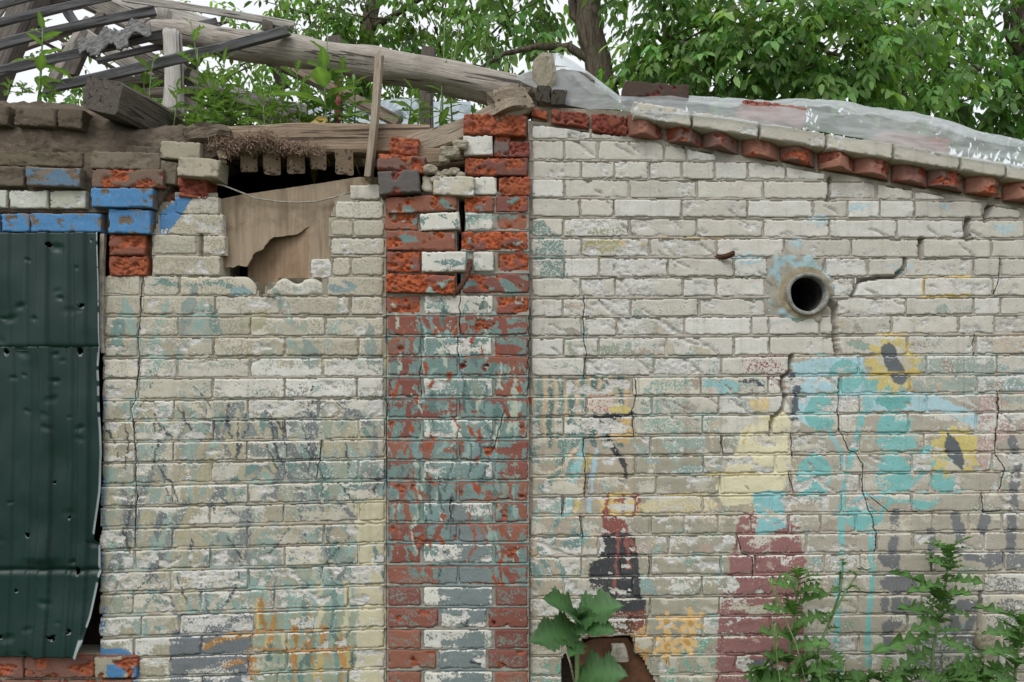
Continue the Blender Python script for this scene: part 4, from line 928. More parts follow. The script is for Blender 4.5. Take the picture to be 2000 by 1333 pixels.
# ---------------------------------------------------------------- timber
def timber(name, a, b, w, h, mat, parent=None, roll=0.0, taper=1.0, rag=0.0, n=18, rnd=0.004, round_=False, seed=1, knots=False):
    """a plank, batten, post or log from point a to point b, w wide and h thick, long axis = local X"""
    a = Vector(a); b = Vector(b); L = (b - a).length; d = (b - a).normalized()
    up = Vector((0, 0, 1)) if abs(d.z) < .9 else Vector((0, -1, 0))
    side = up.cross(d).normalized(); up2 = d.cross(side)
    rot = Matrix((d, side, up2)).transposed() @ Matrix.Rotation(roll, 3, 'X')
    rg = random.Random(seed * 31 + 5)
    if round_: ring = [(math.cos(t) * w / 2, math.sin(t) * h / 2) for t in [2 * math.pi * k / 18 for k in range(18)]]
    else:
        c = min(w, h) * .10
        ring = [(-w / 2 + c, -h / 2), (0, -h / 2), (w / 2 - c, -h / 2), (w / 2, -h / 2 + c), (w / 2, 0), (w / 2, h / 2 - c), (w / 2 - c, h / 2), (0, h / 2), (-w / 2 + c, h / 2), (-w / 2, h / 2 - c), (-w / 2, 0), (-w / 2, -h / 2 + c)]
    m = len(ring); vs = []; fs = []; bend = rg.uniform(-1, 1) * rnd * 3, rg.uniform(-1, 1) * rnd * 3
    for i in range(n + 1):
        t = i / n; k = 1 + (taper - 1) * t
        for j, (p, q) in enumerate(ring):
            s = 1 + rnd / max(w, h) * 2 * (float(vn(np.array([t * L * 5 + seed]), np.array([j * .8]), seed)[0]) - .5) * 2.2
            x = t * L - L / 2
            if rag and i in (0, n): x += rg.uniform(-1, 1) * rag
            vs.append((x, p * k * s + bend[0] * math.sin(math.pi * t), q * k * s + bend[1] * math.sin(math.pi * t)))
    for i in range(n):
        for j in range(m): fs.append([i * m + j, i * m + (j + 1) % m, (i + 1) * m + (j + 1) % m, (i + 1) * m + j])
    fs.append(list(range(m))[::-1]); fs.append([n * m + j for j in range(m)])
    me = bpy.data.meshes.new(name); me.from_pydata(vs, [], fs)
    me.polygons.foreach_set('use_smooth', [round_] * (len(fs) - 2) + [False, False])
    me.materials.append(mat); me.update()
    o = bpy.data.objects.new(name, me); col.objects.link(o)
    loc = (a + b) / 2
    if parent is not None: o.parent = parent; loc = loc - Vector(parent.location)
    o.location = loc; o.rotation_euler = rot.to_euler()
    return o

def T(name, p0, p1, wpx, hpx, mat, **k):
    y = (p0[2] + p1[2]) / 2; s = (DIST + y) / DIST / 500
    return timber(name, P(*p0), P(*p1), wpx * s, hpx * s, mat, **k)

# collapsed roof frame: rafters, battens, posts and braces still nailed together
frame = empty('roof_frame', P(250, 250, .9), 'collapsed grey timber roof frame of battens and rafters on the left', 'roof frame')
T('rafter', (85, -45, 1.3), (-30, 210, 1.0), 44, 40, M['wood_shade'], parent=frame, seed=2)
T('rafter', (28, -20, 1.5), (-30, 60, 1.4), 16, 20, M['wood_grey'], parent=frame, seed=3)
T('rafter', (60, -50, 1.6), (330, 78, 1.5), 34, 36, M['wood_grey'], parent=frame, seed=4)
T('rafter', (120, -30, 1.7), (420, 60, 1.6), 36, 30, M['wood_pale'], parent=frame, seed=41)
T('rafter', (160, 62, 1.2), (420, 238, 1.0), 30, 22, M['wood_grey'], parent=frame, seed=5)
T('rafter', (232, 96, 1.3), (330, 168, 1.2), 26, 24, M['wood_pale'], parent=frame, seed=6)
T('rafter', (345, 120, 1.1), (480, 210, 1.0), 22, 20, M['wood_shade'], parent=frame, seed=7)
T('rafter', (380, 150, .9), (640, 258, .7), 26, 22, M['wood_grey'], parent=frame, seed=8)
T('rafter', (470, 88, .8), (640, 172, .8), 20, 18, M['wood_shade'], parent=frame, seed=9)
T('rafter', (548, 120, .75), (780, 240, .7), 24, 22, M['wood_tan'], parent=frame, seed=10)
T('brace', (160, 60, 1.0), (98, 172, .8), 20, 14, M['wood_grey'], parent=frame, seed=11)
T('brace', (130, 20, 1.4), (165, 60, 1.35), 16, 12, M['wood_dark'], parent=frame, seed=12)
T('brace', (215, 163, .9), (330, 155, .9), 20, 16, M['wood_shade'], parent=frame, seed=13)
T('brace', (260, 182, 1.0), (440, 175, 1.0), 14, 16, M['wood_grey'], parent=frame, seed=14)
T('brace', (540, 128, .7), (556, 172, .7), 18, 14, M['wood_shade'], parent=frame, seed=15)
T('batten', (-30, 20, .8), (110, -18, .9), 16, 13, M['wood_dark'], parent=frame, roll=.3, seed=16)
T('batten', (-30, 52, .75), (215, -6, .9), 20, 14, M['wood_dark'], parent=frame, roll=.3, seed=17)
T('batten', (-30, 96, .68), (303, 21, .85), 22, 16, M['wood_dark'], parent=frame, roll=.3, seed=18)
T('batten', (-30, 148, .6), (425, 44, .85), 22, 16, M['wood_dark'], parent=frame, roll=.3, seed=19)
T('batten', (88, 174, .26), (562, 60, .42), 22, 18, M['wood_dark'], parent=frame, roll=.3, seed=20, rag=.012)
T('rafter', (-20, 118, 1.5), (190, 40, 1.6), 14, 12, M['wood_grey'], parent=frame, seed=71)
T('rafter', (200, 30, 1.4), (140, 150, 1.2), 18, 14, M['wood_shade'], parent=frame, seed=72)
T('brace', (300, 70, 1.1), (372, 150, 1.0), 16, 14, M['wood_grey'], parent=frame, seed=73)
T('brace', (400, 96, 1.0), (330, 190, .95), 14, 12, M['wood_shade'], parent=frame, seed=74)
T('rafter', (270, 110, 1.2), (560, 250, .9), 18, 16, M['wood_shade'], parent=frame, seed=75)
T('brace', (430, 168, .8), (600, 214, .75), 12, 14, M['wood_pale'], parent=frame, seed=76)
T('batten', (190, 120, .9), (420, 70, 1.0), 14, 10, M['wood_dark'], parent=frame, roll=.3, seed=77)
rgf = random.Random(44)
for k_ in range(11):
    x0_ = rgf.uniform(-20, 330); y0_ = rgf.uniform(0, 170); l_ = rgf.uniform(90, 240); sl_ = rgf.choice([-.26, -.22, .55, .42, -.3])
    T('slat', (x0_, y0_, 1.15 + .06 * k_), (x0_ + l_, y0_ + l_ * sl_, 1.2 + .06 * k_), rgf.uniform(9, 16), rgf.uniform(5, 9), M[rgf.choice(['wood_grey', 'wood_pale', 'wood_dark', 'wood_shade'])], parent=frame, seed=90 + k_, roll=rgf.uniform(-.4, .4), rag=.012)
T('board', (245, -4, .85), (572, 50, .8), 22, 13, M['wood_pale'], parent=frame, roll=.3, seed=21, rag=.02)
T('post', (338, 224, .55), (336, 66, .62), 38, 34, M['wood_pale'], parent=frame, round_=True, seed=22, rag=.01)
T('post', (314, 60, .95), (322, 20, .95), 22, 20, M['wood_pale'], parent=frame, seed=23)
T('post', (527, 62, .8), (527, 40, .8), 22, 16, M['wood_shade'], parent=frame, seed=24)

lg = T('log_beam', (432, 84, .62), (1060, 192, .25), 58, 56, M['wood_grey'], round_=True, n=70, rnd=.010, taper=1.12, seed=25)
tag(lg, 'long grey weathered log slanting across the roof gap', 'log')
b_ = T('log_beam', (300, 62, .9), (470, 92, .64), 50, 46, M['wood_grey'], round_=True, n=14, rnd=.006, seed=26)
tag(b_, 'short grey log continuing behind the battens', 'log')
p_ = T('post', (835, 262, .75), (838, 96, .75), 25, 22, M['wood_shade'], seed=27); tag(p_, 'thin brown post standing behind the log, right one', 'post')
p_ = T('post', (660, 130, .8), (654, 74, .8), 25, 20, M['wood_shade'], seed=28); tag(p_, 'short post top showing above the log, left one', 'post')
be = T('tie_beam', (395, 282, .08), (842, 280, .06), 48, 56, M['wood_brown'], n=40, rnd=.005, seed=29); tag(be, 'brown squared beam lying level above the opening', 'beam')
st = T('stake', (720, 350, -.012), (741, 112, .03), 32, 12, M['wood_tan'], seed=30, rag=.018, roll=math.radians(90)); tag(st, 'upright tan stake leaning in front of the log', 'stake')
le = timber('timber_end', P(200, 186, -.09), P(200, 186, -.09) + Vector((.05, .65, .02)), .145, .125, M['wood_shade'], seed=31, roll=.22); tag(le, 'thick dark timber butt jutting out over the clay wall', 'timber')
dg = T('roof_timber', (818, 290, .06), (1026, 205, .02), 52, 42, M['wood_tan'], n=30, rnd=.008, rag=.025, seed=32); tag(dg, 'splintered tan timber slanting up onto the pillar top', 'timber')
pl = T('plank', (816, 312, .02), (906, 308, .02), 34, 34, M['wood_brown'], seed=33); tag(pl, 'short brown plank set flat in the top of the pillar', 'plank')
ch = T('timber_offcut', (962, 210, -.01), (1032, 200, .0), 34, 40, M['wood_tan'], seed=34, rag=.02, rnd=.012); tag(ch, 'split timber offcut on top of the pillar', 'timber')
for i, (x, lab) in enumerate(((1060, 'left of two small dark wooden blocks beside the plastic sheet'), (1091, 'right of two small dark wooden blocks beside the plastic sheet'))):
    o = T('wood_block', (x, 184 + 4 * i, -.03), (x + 6, 182 + 4 * i, .16), 27, 27, M['wood_shade'], seed=35 + i, roll=.1); tag(o, lab, 'block', 'small wooden blocks')
jd = ['leftmost', 'second from left', 'third from left', 'fourth from left', 'rightmost']
for i, (x, yb, w) in enumerate(((486, 315, 26), (531, 317, 28), (578, 312, 27), (622, 309, 27), (672, 317, 28))):
    o = T('joist', (x, yb, .03), (x + 10, yb + 4, 1.4), w - 3 * (i % 2), 34 + 5 * (i % 3), M['wood_brown'], seed=40 + i, n=8); tag(o, 'brown ceiling joist end under the beam, %s' % jd[i], 'joist', 'ceiling joist ends')
o = T('rotten_stick', (432, 296, .02), (437, 312, -.02), 12, 9, M['wood_brown'], seed=47, n=6, rag=.01); tag(o, 'short rotten stick hanging under the straw', 'stick')
o = T('joist', (440, 306, .14), (455, 312, 1.6), 40, 24, M['wood_shade'], seed=48, n=8); tag(o, 'dark plank under the straw at the left of the opening', 'plank')
tw = T('twig', (1006, 196, -.02), (1014, 158, .02), 4, 4, M['wood_dark'], seed=49, n=5); tag(tw, 'dark twig sticking up at the right end of the log', 'twig')

# corrugated cement sheet fragment hung over a batten
nx, nz = 46, 14; vs = []; fs = []
for j in range(nz + 1):
    for i in range(nx + 1):
        u, v = i / nx, j / nz
        px_ = 152 + u * 142 + v * 4; base = 92 - u * 38
        y_ = .66 - .05 * v; wv = 11 * math.sin(u * 17.5 + .6)
        edge = (random.random() - .5) * (10 if j in (0, nz) else 2)
        vs.append(P(px_, base - wv * .75 + (v - .4) * 34 + edge, y_ + .02 * math.sin(u * 17.5 + .6) + .07 * (1 - v)))
for j in range(nz):
    for i in range(nx):
        if (i < 8 and j < 3) or (i > 30 and j > 9) or (18 < i < 23 and j < 2): continue
        fs.append([j * (nx + 1) + i, j * (nx + 1) + i + 1, (j + 1) * (nx + 1) + i + 1, (j + 1) * (nx + 1) + i])
o = mesh_obj('roofing_fragment', vs, fs, M['slate']); md = o.modifiers.new('thick', 'SOLIDIFY'); md.thickness = .008
tag(o, 'broken piece of corrugated cement roofing hung over a batten', 'roofing sheet')

# dry straw and roots hanging from the beam
rg = random.Random(21); vs = []; fs = []
for i in range(6000):
    x = rg.triangular(402, 640, 470); y = rg.gauss(280, 8) + 5 * math.sin(x / 17) + 3 * math.sin(x / 7)
    if x > 560: y = rg.gauss(290, 6)
    L = rg.uniform(3, 12); an = rg.gauss(.9, 1.3); yy = rg.uniform(-.035, .04)
    a = P(x, y, yy); b = P(x + L * math.cos(an), y + L * math.sin(an) * .8, yy + rg.uniform(-.025, .02)); w = .0009
    k = len(vs); m = (a + b) / 2 + Vector((rg.uniform(-.006, .006), rg.uniform(-.006, .006), rg.uniform(-.004, .004)))
    for q in (a, m, b): vs += [q + Vector((w, 0, w * .5)), q - Vector((w, 0, w * .5))]
    fs += [[k, k + 1, k + 3, k + 2], [k + 2, k + 3, k + 5, k + 4]]
o = mesh_obj('straw_thatch', vs, fs, M['straw']); tag(o, 'dry straw and roots matted on the brown beam', 'straw', kind='stuff')
def lump(name, cx, cy, y, rx, ry, rz, mat, seed, parent=None):
    vs = []; fs = []; nu, nv_ = 18, 10
    for j in range(nv_ + 1):
        th = math.pi * j / nv_
        for i in range(nu):
            ph = 2 * math.pi * i / nu; d = Vector((math.sin(th) * math.cos(ph), math.sin(th) * math.sin(ph), math.cos(th)))
            k = .72 + .6 * float(fbm(np.array([d.x * 1.7 + seed]), np.array([d.z * 1.7 + d.y * 1.3]), seed, 3)[0])
            d = Vector([max(-.8, min(.8, q)) for q in d]) * 1.15
            vs.append(P(cx, cy, y) + Vector((d.x * rx, d.y * ry, d.z * rz)) * k)
    for j in range(nv_):
        for i in range(nu): fs.append([j * nu + i, j * nu + (i + 1) % nu, (j + 1) * nu + (i + 1) % nu, (j + 1) * nu + i][::-1])
    return mesh_obj(name, vs, fs, mat, parent, smooth=False)
o = lump('clay_clod', 412, 268, .06, .10, .08, .04, M['clay'], 4); tag(o, 'brown clay clod between the wall head and the beam', 'clod')
o = lump('stone', 1062, 150, .10, .05, .05, .085, M['plaster'], 9); tag(o, 'pale stone holding down the plastic sheet at its peak', 'stone')
o = lump('rubble_heap', 1085, 186, .26, .17, .10, .075, M['clay'], 31); tag(o, 'dark heap of rubble under the peak of the plastic sheet', 'rubble')
o = lump('stone', 1922, 1248, -.005, .04, .035, .038, M['rubble'], 14); tag(o, 'whitish stone wedged in the crack at lower right', 'stone')
CRL = ['pale mortar lump at the left of the crumbs on the white bricks', 'small crumb just right of the leftmost pale lump', 'pale crumb in the middle of the row on the slanting brick', 'pale crumb right of the middle of the crumb row', 'tiny crumb lying lowest in the middle of the crumb row', 'pale crumb at the right end of the crumb row', 'pale lump low at the left on the slanting brick', 'larger pale lump under the splintered timber', 'pale lump highest under the splintered timber', 'pale lump left of the lumps under the splintered timber', 'tiny white crumb in the notch under the opening, right one', 'tiny white crumb in the notch under the opening, left one']
for i, (x, y, r) in enumerate(((842, 333, .022), (858, 340, .013), (874, 338, .015), (888, 336, .016), (866, 346, .012), (900, 342, .014), (850, 352, .016), (880, 300, .03), (900, 285, .024), (868, 312, .018), (532, 578, .007), (520, 577, .006))):
    o = lump('mortar_crumb', x, y, PY - .015 if y < 500 else -.008, r * 1.3, r, r * .8, M['rubble'], 50 + i)
    tag(o, CRL[i], 'rubble', 'crumbs in the split pillar top' if y < 500 else 'crumbs under the opening')

# ---------------------------------------------------------------- boards in the opening, wire, rebar, pipe, plate
def board(name, pts, y, mat, label, th=.008, seed=1):
    """sheet with a torn outline"""
    q = []
    for i in range(len(pts)):
        a, b = pts[i], pts[(i + 1) % len(pts)]; L = math.dist(a, b); n = max(1, int(L / 6))
        for k in range(n):
            t = k / n; j = 1.6 if (a[1] > 440 and a[0] < 640) else .3
            q.append((a[0] + (b[0] - a[0]) * t + random.uniform(-j, j), a[1] + (b[1] - a[1]) * t + random.uniform(-j, j)))
    n = len(q); v = [P(x, yy, y) for x, yy in q]; v += [p + Vector((0, th, 0)) for p in v]
    f = [list(range(n)), list(range(2 * n - 1, n - 1, -1))] + [[i + n, (i + 1) % n + n, (i + 1) % n, i] for i in range(n)]
    o = mesh_obj(name, v, f, mat, smooth=False); return tag(o, label, 'board')
board('plywood_board', [(418, 392), (470, 381), (560, 368), (640, 356), (700, 346), (756, 347), (756, 560), (604, 560), (604, 443), (590, 452), (579, 458), (567, 461), (534, 463), (522, 474), (509, 490), (497, 492), (491, 505), (483, 520), (464, 519), (456, 523), (420, 525)], .035, M['ply'], 'stained plywood board with torn corner closing the broken opening')
q = [P(484, 438, .13), P(604.5, 438, .036), P(604.5, 600, .036), P(484, 600, .13)]
o = mesh_obj('plywood_board', q + [p + Vector((0, .008, 0)) for p in q], [[0, 1, 2, 3], [7, 6, 5, 4], [0, 4, 5, 1], [1, 5, 6, 2], [2, 6, 7, 3], [3, 7, 4, 0]], M['ply2'], smooth=False)
tag(o, 'bare plywood flap bent back behind the torn corner', 'board')
def tube(name, pts, r, mat, sides=8, parent=None, r1=None):
    vs = []; fs = []; n = len(pts)
    for i, p in enumerate(pts):
        d = (pts[min(i + 1, n - 1)] - pts[max(i - 1, 0)]).normalized()
        s = d.cross(Vector((0, 1, 0.02))); s = s.normalized() if s.length > 1e-4 else Vector((1, 0, 0)); u = s.cross(d)
        rr = r + ((r1 if r1 is not None else r) - r) * i / max(1, n - 1)
        for k in range(sides):
            a = 2 * math.pi * k / sides; vs.append(p + s * math.cos(a) * rr + u * math.sin(a) * rr)
    for i in range(n - 1):
        for k in range(sides): fs.append([i * sides + k, i * sides + (k + 1) % sides, (i + 1) * sides + (k + 1) % sides, (i + 1) * sides + k])
    fs.append(list(range(sides))[::-1]); fs.append([(n - 1) * sides + k for k in range(sides)])
    return mesh_obj(name, vs, fs, mat, parent)
o = tube('wire', [P(x, y, yy) for x, y, yy in ((424, 360, .0), (440, 364, .005), (475, 378, .012), (500, 388, .018), (540, 394, .02), (580, 396, .02), (620, 394, .02), (655, 385, .012), (684, 376, .004))], .0032, M['wire'])
tag(o, 'thin pale wire sagging across the broken opening', 'wire')
pts = [P(918, 510, PY - .02), P(918, 522, PY - .03), P(912, 540, PY - .045), P(903, 556, PY - .055), P(894, 568, PY - .06), P(887, 576, PY - .06)]
rb = tube('rebar', pts, .0095, M['rust'], 10)
tag(rb, 'rusty twisted reinforcing bar poking from the split pillar', 'rebar')
for k in range(10):
    t = k / 9 * (len(pts) - 1); i = min(int(t), len(pts) - 2); c = pts[i].lerp(pts[i + 1], t - i); d = (pts[i + 1] - pts[i]).normalized()
    s = d.cross(Vector((0, 1, 0))).normalized(); u = s.cross(d)
    ring = [c + s * math.cos(a) * .0115 + u * math.sin(a) * .0115 + d * (.004 * math.sin(a)) for a in [2 * math.pi * q / 10 for q in range(10)]]
    rr = mesh_obj('rib', ring + [q + d * .004 for q in ring], [[q, (q + 1) % 10, 10 + (q + 1) % 10, 10 + q] for q in range(10)], M['rust'], None)
    rr.parent = rb; rr.location = Vector(rr.location) - Vector(rb.location)
o = T('steel_stub', (1392, 501, .02), (1433, 494, -.05), 8, 8, M['rust'], seed=61, n=5); tag(o, 'short rusty steel stub sticking out of the pale wall', 'steel stub')
# pipe with its mortar collar
pp = empty('vent_pipe', P(PIPE[0], PIPE[1], 0), 'grey round pipe set through the wall in rough blue-flecked mortar', 'pipe')
C = P(PIPE[0], PIPE[1], 0); vs = []; fs = []; N = 40
prof_ = [(.084, .02), (.0835, -.02), (.080, -.024), (.070, -.022), (.068, -.016), (.067, .012)]
for (r, y) in prof_:
    for k in range(N):
        a = 2 * math.pi * k / N; rr = r + .0012 * math.sin(3 * a); vs.append(C + Vector((math.cos(a) * rr, y + (.004 * math.sin(a * 5 + 1) if y < -.015 else 0), math.sin(a) * rr)))
for j in range(len(prof_) - 1):
    for k in range(N): fs.append([j * N + k, (j + 1) * N + k, (j + 1) * N + (k + 1) % N, j * N + (k + 1) % N])
mesh_obj('pipe', vs, fs, M['pipe'], pp)
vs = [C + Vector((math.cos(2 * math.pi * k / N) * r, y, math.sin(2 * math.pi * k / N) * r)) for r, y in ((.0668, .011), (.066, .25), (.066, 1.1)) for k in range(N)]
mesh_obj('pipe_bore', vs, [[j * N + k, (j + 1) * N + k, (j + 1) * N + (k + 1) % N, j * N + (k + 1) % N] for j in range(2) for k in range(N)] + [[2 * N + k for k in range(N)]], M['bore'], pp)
vs = []; fs = []; body = []; NA, NR = 96, 14
for j in range(NR + 1):
    for k in range(NA):
        a = 2 * math.pi * k / NA; t = j / NR
        ro = (66 + 26 * (float(fbm(np.array([math.cos(a) * 1.6 + 4]), np.array([math.sin(a) * 1.6]), 8, 3)[0]) - .45) * 2) * (1.12 if math.sin(a) > .2 and math.cos(a) < .3 else 1.0) * (.74 if math.cos(a) > .6 else 1)
        r = 41 + (ro - 41) * t; x = PIPE[0] + r * math.cos(a) - 6 * t; y = PIPE[1] - r * math.sin(a) - 6 * t
        nz_ = float(fbm(np.array([x / 14]), np.array([y / 14]), 17, 4)[0]) - .5
        vs.append(P(x, y, 0) + Vector((0, -.006 + .010 * t ** 3 + nz_ * .012, 0)))
        f = float(fbm(np.array([x / 22]), np.array([y / 22]), 23, 3)[0])
        c = (164, 160, 148) if f < .5 else ((160, 188, 196) if f < .6 else (160, 184, 186)); 
        if y > PIPE[1] + 46 and f > .42: c = (128, 156, 152)
        if r < 52: c = (160, 148, 124)
        body.append(list(lin(c)) + [.5])
for j in range(NR):
    for k in range(NA): fs.append([j * NA + k, j * NA + (k + 1) % NA, (j + 1) * NA + (k + 1) % NA, (j + 1) * NA + k][::-1])
mesh_obj('mortar_collar', vs, fs, M['mortar'], pp, cols={'body': np.array(body), 'paint': np.column_stack([np.array(body)[:, :3], np.zeros(len(body))]), 'crk': np.full(len(body), 12.0)})
# rusty plate and crumpled tin in the hole at the foot of the wall
o = board('rusty_plate', [(1128, 1262), (1160, 1248), (1226, 1246), (1250, 1282), (1272, 1318), (1290, 1360), (1296, 1400), (1120, 1400)], .03, M['rust_plate'], 'rusty brown steel plate leaning in the hole at the wall foot'); o['category'] = 'steel plate'
o = mesh_obj('hole_lining', [P(1085, 1235, .13), P(1300, 1235, .13), P(1300, 1420, .13), P(1085, 1420, .13)] + [P(1085, 1235, .2), P(1300, 1235, .2), P(1300, 1420, .2), P(1085, 1420, .2)], [[0, 1, 2, 3], [7, 6, 5, 4], [0, 4, 5, 1], [1, 5, 6, 2], [2, 6, 7, 3], [3, 7, 4, 0]], M['clay'], gable, smooth=False)
vs = []; fs = []; N = 18
for j in range(6):
    t = j / 5
    for k in range(N):
        a = 2 * math.pi * k / N; r = .024 + .014 * t + (.003 * math.sin(3 * a + j))
        c = P(1206 + 4 * t, 1256 + 32 * t, .0); vs.append(c + Vector((math.cos(a) * r, math.sin(a) * r * .6 - .01, 0)))
for j in range(5):
    for k in range(N): fs.append([j * N + k, j * N + (k + 1) % N, (j + 1) * N + (k + 1) % N, (j + 1) * N + k][::-1])
fs.append(list(range(N)))
o = mesh_obj('tin_cup', vs, fs, M['tin']); tag(o, 'crumpled pale tin cup hanging upside down in the hole', 'cup')
o = tube('thin_stick', [P(1106, 1272, -.03), P(1115, 1300, -.03), P(1124, 1345, -.03)], .004, M['wood_tan'], 6); tag(o, 'thin bare stick in the hole beside the broad-leaved weed', 'stick')

# ---------------------------------------------------------------- green metal sheets over the window
HOLES = [(103, 480, 4.5), (184, 472, 2.5), (168, 599, 4), (15, 688, 6), (163, 688, 7), (112, 941, 2.2), (60, 1043, 4), (141, 1010, 3), (158, 1111, 8), (38, 1152, 3.5), (112, 1240, 5), (146, 1227, 5), (12, 1240, 3)]
def sheet(label, y0, y1, right, yoff, seed, hol, botf=None):
    st = 2.6; nx = 134; nz = int((y1 - y0) / st); vs = []; fs = []; cs = []
    V, U = np.meshgrid(np.linspace(0, 1, nz + 1), np.linspace(0, 1, nx + 1), indexing='ij')
    py = y0 + V * (y1 - y0); rx = right(py); x0 = -150.0; px = x0 + U * (rx - x0)
    d = np.zeros(px.shape)
    for c, w, h in ((-20, 14, .01), (14, 12, .006), (93, 9, .014), (140, 3, .006), (167, 8, .014), (60, 2, .005)):
        d -= h * sstep(w + 4, w, np.abs(px - c - 3 * np.sin(py / 140 + seed)))
    d += (fbm(px / 90, py / 160, seed, 2) - .5) * .03 + .006 * (fbm(px / 40, py / 60, seed + 3, 2) - .5)
    rd = random.Random(seed + 40)
    for _ in range(14 if seed == 1 else 26):        # dents and creases
        cx_, cy_, rr_ = rd.uniform(-20, 190), rd.uniform(y0, y1), rd.uniform(6, 20); an = rd.uniform(-.5, .5)
        ux = (px - cx_) * math.cos(an) + (py - cy_) * math.sin(an); uy = -(px - cx_) * math.sin(an) + (py - cy_) * math.cos(an)
        d += rd.uniform(.003, .009) * np.clip(1 - np.sqrt((ux / rr_) ** 2 + (uy / (rr_ * .6)) ** 2), 0, 1)
    if seed == 2: d += .010 * np.exp(-((py - 1112) / 5) ** 2) - .03 * sstep(1120, 1275, py) * (.3 + U); d -= .016 * sstep(1005, 1090, py) * np.exp(-((px - 85) / 30) ** 2) * sstep(1105, 1085, py)
    else: d += .012 * np.exp(-((py - 683) / 5) ** 2)
    e = sstep(rx - 7, rx, px); d += e * (.0 - .012)
    w = np.stack([(px - 1000) / 500, yoff + d, EYE + (HZ - py) / 500], -1).reshape(-1, 3)
    ids = np.arange((nx + 1) * (nz + 1)).reshape(nz + 1, nx + 1)
    a = ids[:-1, :-1].ravel(); b = ids[:-1, 1:].ravel(); c = ids[1:, 1:].ravel(); e2 = ids[1:, :-1].ravel()
    cx = ((px[:-1, :-1] + px[1:, 1:]) / 2).ravel(); cy = ((py[:-1, :-1] + py[1:, 1:]) / 2).ravel(); keep = np.ones(a.size, bool)
    for hx, hy, hr in hol: keep &= np.hypot((cx - hx) * (1 + .3 * np.sin(hx)), cy - hy) + (fbm(cx / 4, cy / 4, 3, 2) - .5) * 5 > hr
    if botf is not None: keep &= cy < botf(cx)
    g = np.tile(lin((20, 48, 43)), (px.size, 1)) * (.85 + .35 * fbm(px / 40, py / 90, seed + 5, 3).ravel())[:, None]
    m = ((rx - px) < np.where(py > 690, 7.5, 4.0)).ravel() & (fbm(py / 30, py / 30, 3, 2).ravel() > .3); g[m] = lin((150, 160, 162))
    for hx, hy, hr in hol:
        q = np.hypot(px - hx, py - hy - hr * .8).ravel(); g[(q < hr * .7)] = lin((120, 128, 124))
    o = mesh_obj('metal_sheet', w, np.stack([a, e2, c, b], 1)[keep].tolist(), M['sheet'], cols={'body': np.column_stack([g, np.ones(len(g))])})
    md = o.modifiers.new('thick', 'SOLIDIFY'); md.thickness = .0012; md.offset = 1
    tag(o, label, 'metal sheet', 'green metal sheets over the window'); return o
sheet('upper dark green dented metal sheet under the blue lintel', 457, 687, lambda y: 199 + .02 * (y - 457), -.016, 1, HOLES[:5])
sheet('lower dark green metal sheet with small holes and torn edge', 678, 1277, lambda y: np.interp(y, [678, 720, 800, 885, 960, 1052, 1060, 1112, 1120, 1200, 1277], [202, 199, 203, 207, 203, 190, 203, 204, 203, 190, 168]), -.010, 2, HOLES[3:])
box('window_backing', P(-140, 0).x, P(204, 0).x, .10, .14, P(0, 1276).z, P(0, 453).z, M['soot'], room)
strip = T('window_trim', (203, 458, .0), (204, 690, .0), 6, 10, M['tin'], seed=66, n=8); tag(strip, 'narrow pale trim strip beside the upper metal sheet', 'trim')

# ---------------------------------------------------------------- polythene sheet over the gable
rg = np.random.RandomState(4); nx, nv_ = 240, 34
X = np.linspace(1012, 2080, nx)
lowL = np.interp(X, [1012, 1040, 1075, 1110, 1150, 1200, 1240, 1300, 1352, 1420, 1480, 1600, 1690, 1800, 1865, 1960, 2080], [158, 170, 182, 206, 214, 214, 220, 222, 226, 233, 243, 257, 272, 292, 306, 322, 342])
topL = np.interp(X, [1012, 1030, 1055, 1075, 1092, 1120, 1165, 1210, 1240, 1290, 1355, 1440, 1550, 1620, 1660, 1720, 1790, 1850, 1920, 2000, 2080], [150, 143, 122, 107, 106, 122, 156, 190, 188, 184, 188, 193, 197, 194, 202, 214, 224, 238, 258, 274, 292])
vs = []; fs = []
for j in range(nv_):
    v = j / (nv_ - 1)
    for i in range(nx):
        x = X[i]
        if v < .7:
            t = v / .7; k = math.sin(t * math.pi / 2); yf = .05 if x < 1120 else (-.07 if x > 1190 else .05 - .12 * (x - 1120) / 70); py_ = lowL[i] + (topL[i] - lowL[i]) * k; yd = yf + (.27 - yf) * t ** 1.2
        else:
            t = (v - .7) / .3; py_ = topL[i] + 16 * t * t; yd = .27 + .5 * t
        n_ = float(vn(np.array([x / 75 + v * 2.0]), np.array([v * 4 + x / 120]), 6)[0]) - .5; n2_ = float(vn(np.array([x / 30 - v * 2]), np.array([v * 7 + x / 60]), 7)[0]) - .5
        n_ = .5 - abs(2 * n_) * 1.6; n2_ = .4 - abs(2 * n2_) * 1.4
        k_ = min(1, max(0, v - .12) * 3); py_ += (n_ * 6 + n2_ * 3) * k_; yd += (n_ * .05 + n2_ * .02) * k_
        vs.append(P(x + n2_ * 4, py_, yd))
for j in range(nv_ - 1):
    for i in range(nx - 1): fs.append([j * nx + i, j * nx + i + 1, (j + 1) * nx + i + 1, (j + 1) * nx + i])
o = mesh_obj('plastic_sheet', vs, fs, M['film']); tag(o, 'translucent plastic sheet draped along the sloping gable top', 'plastic sheet')
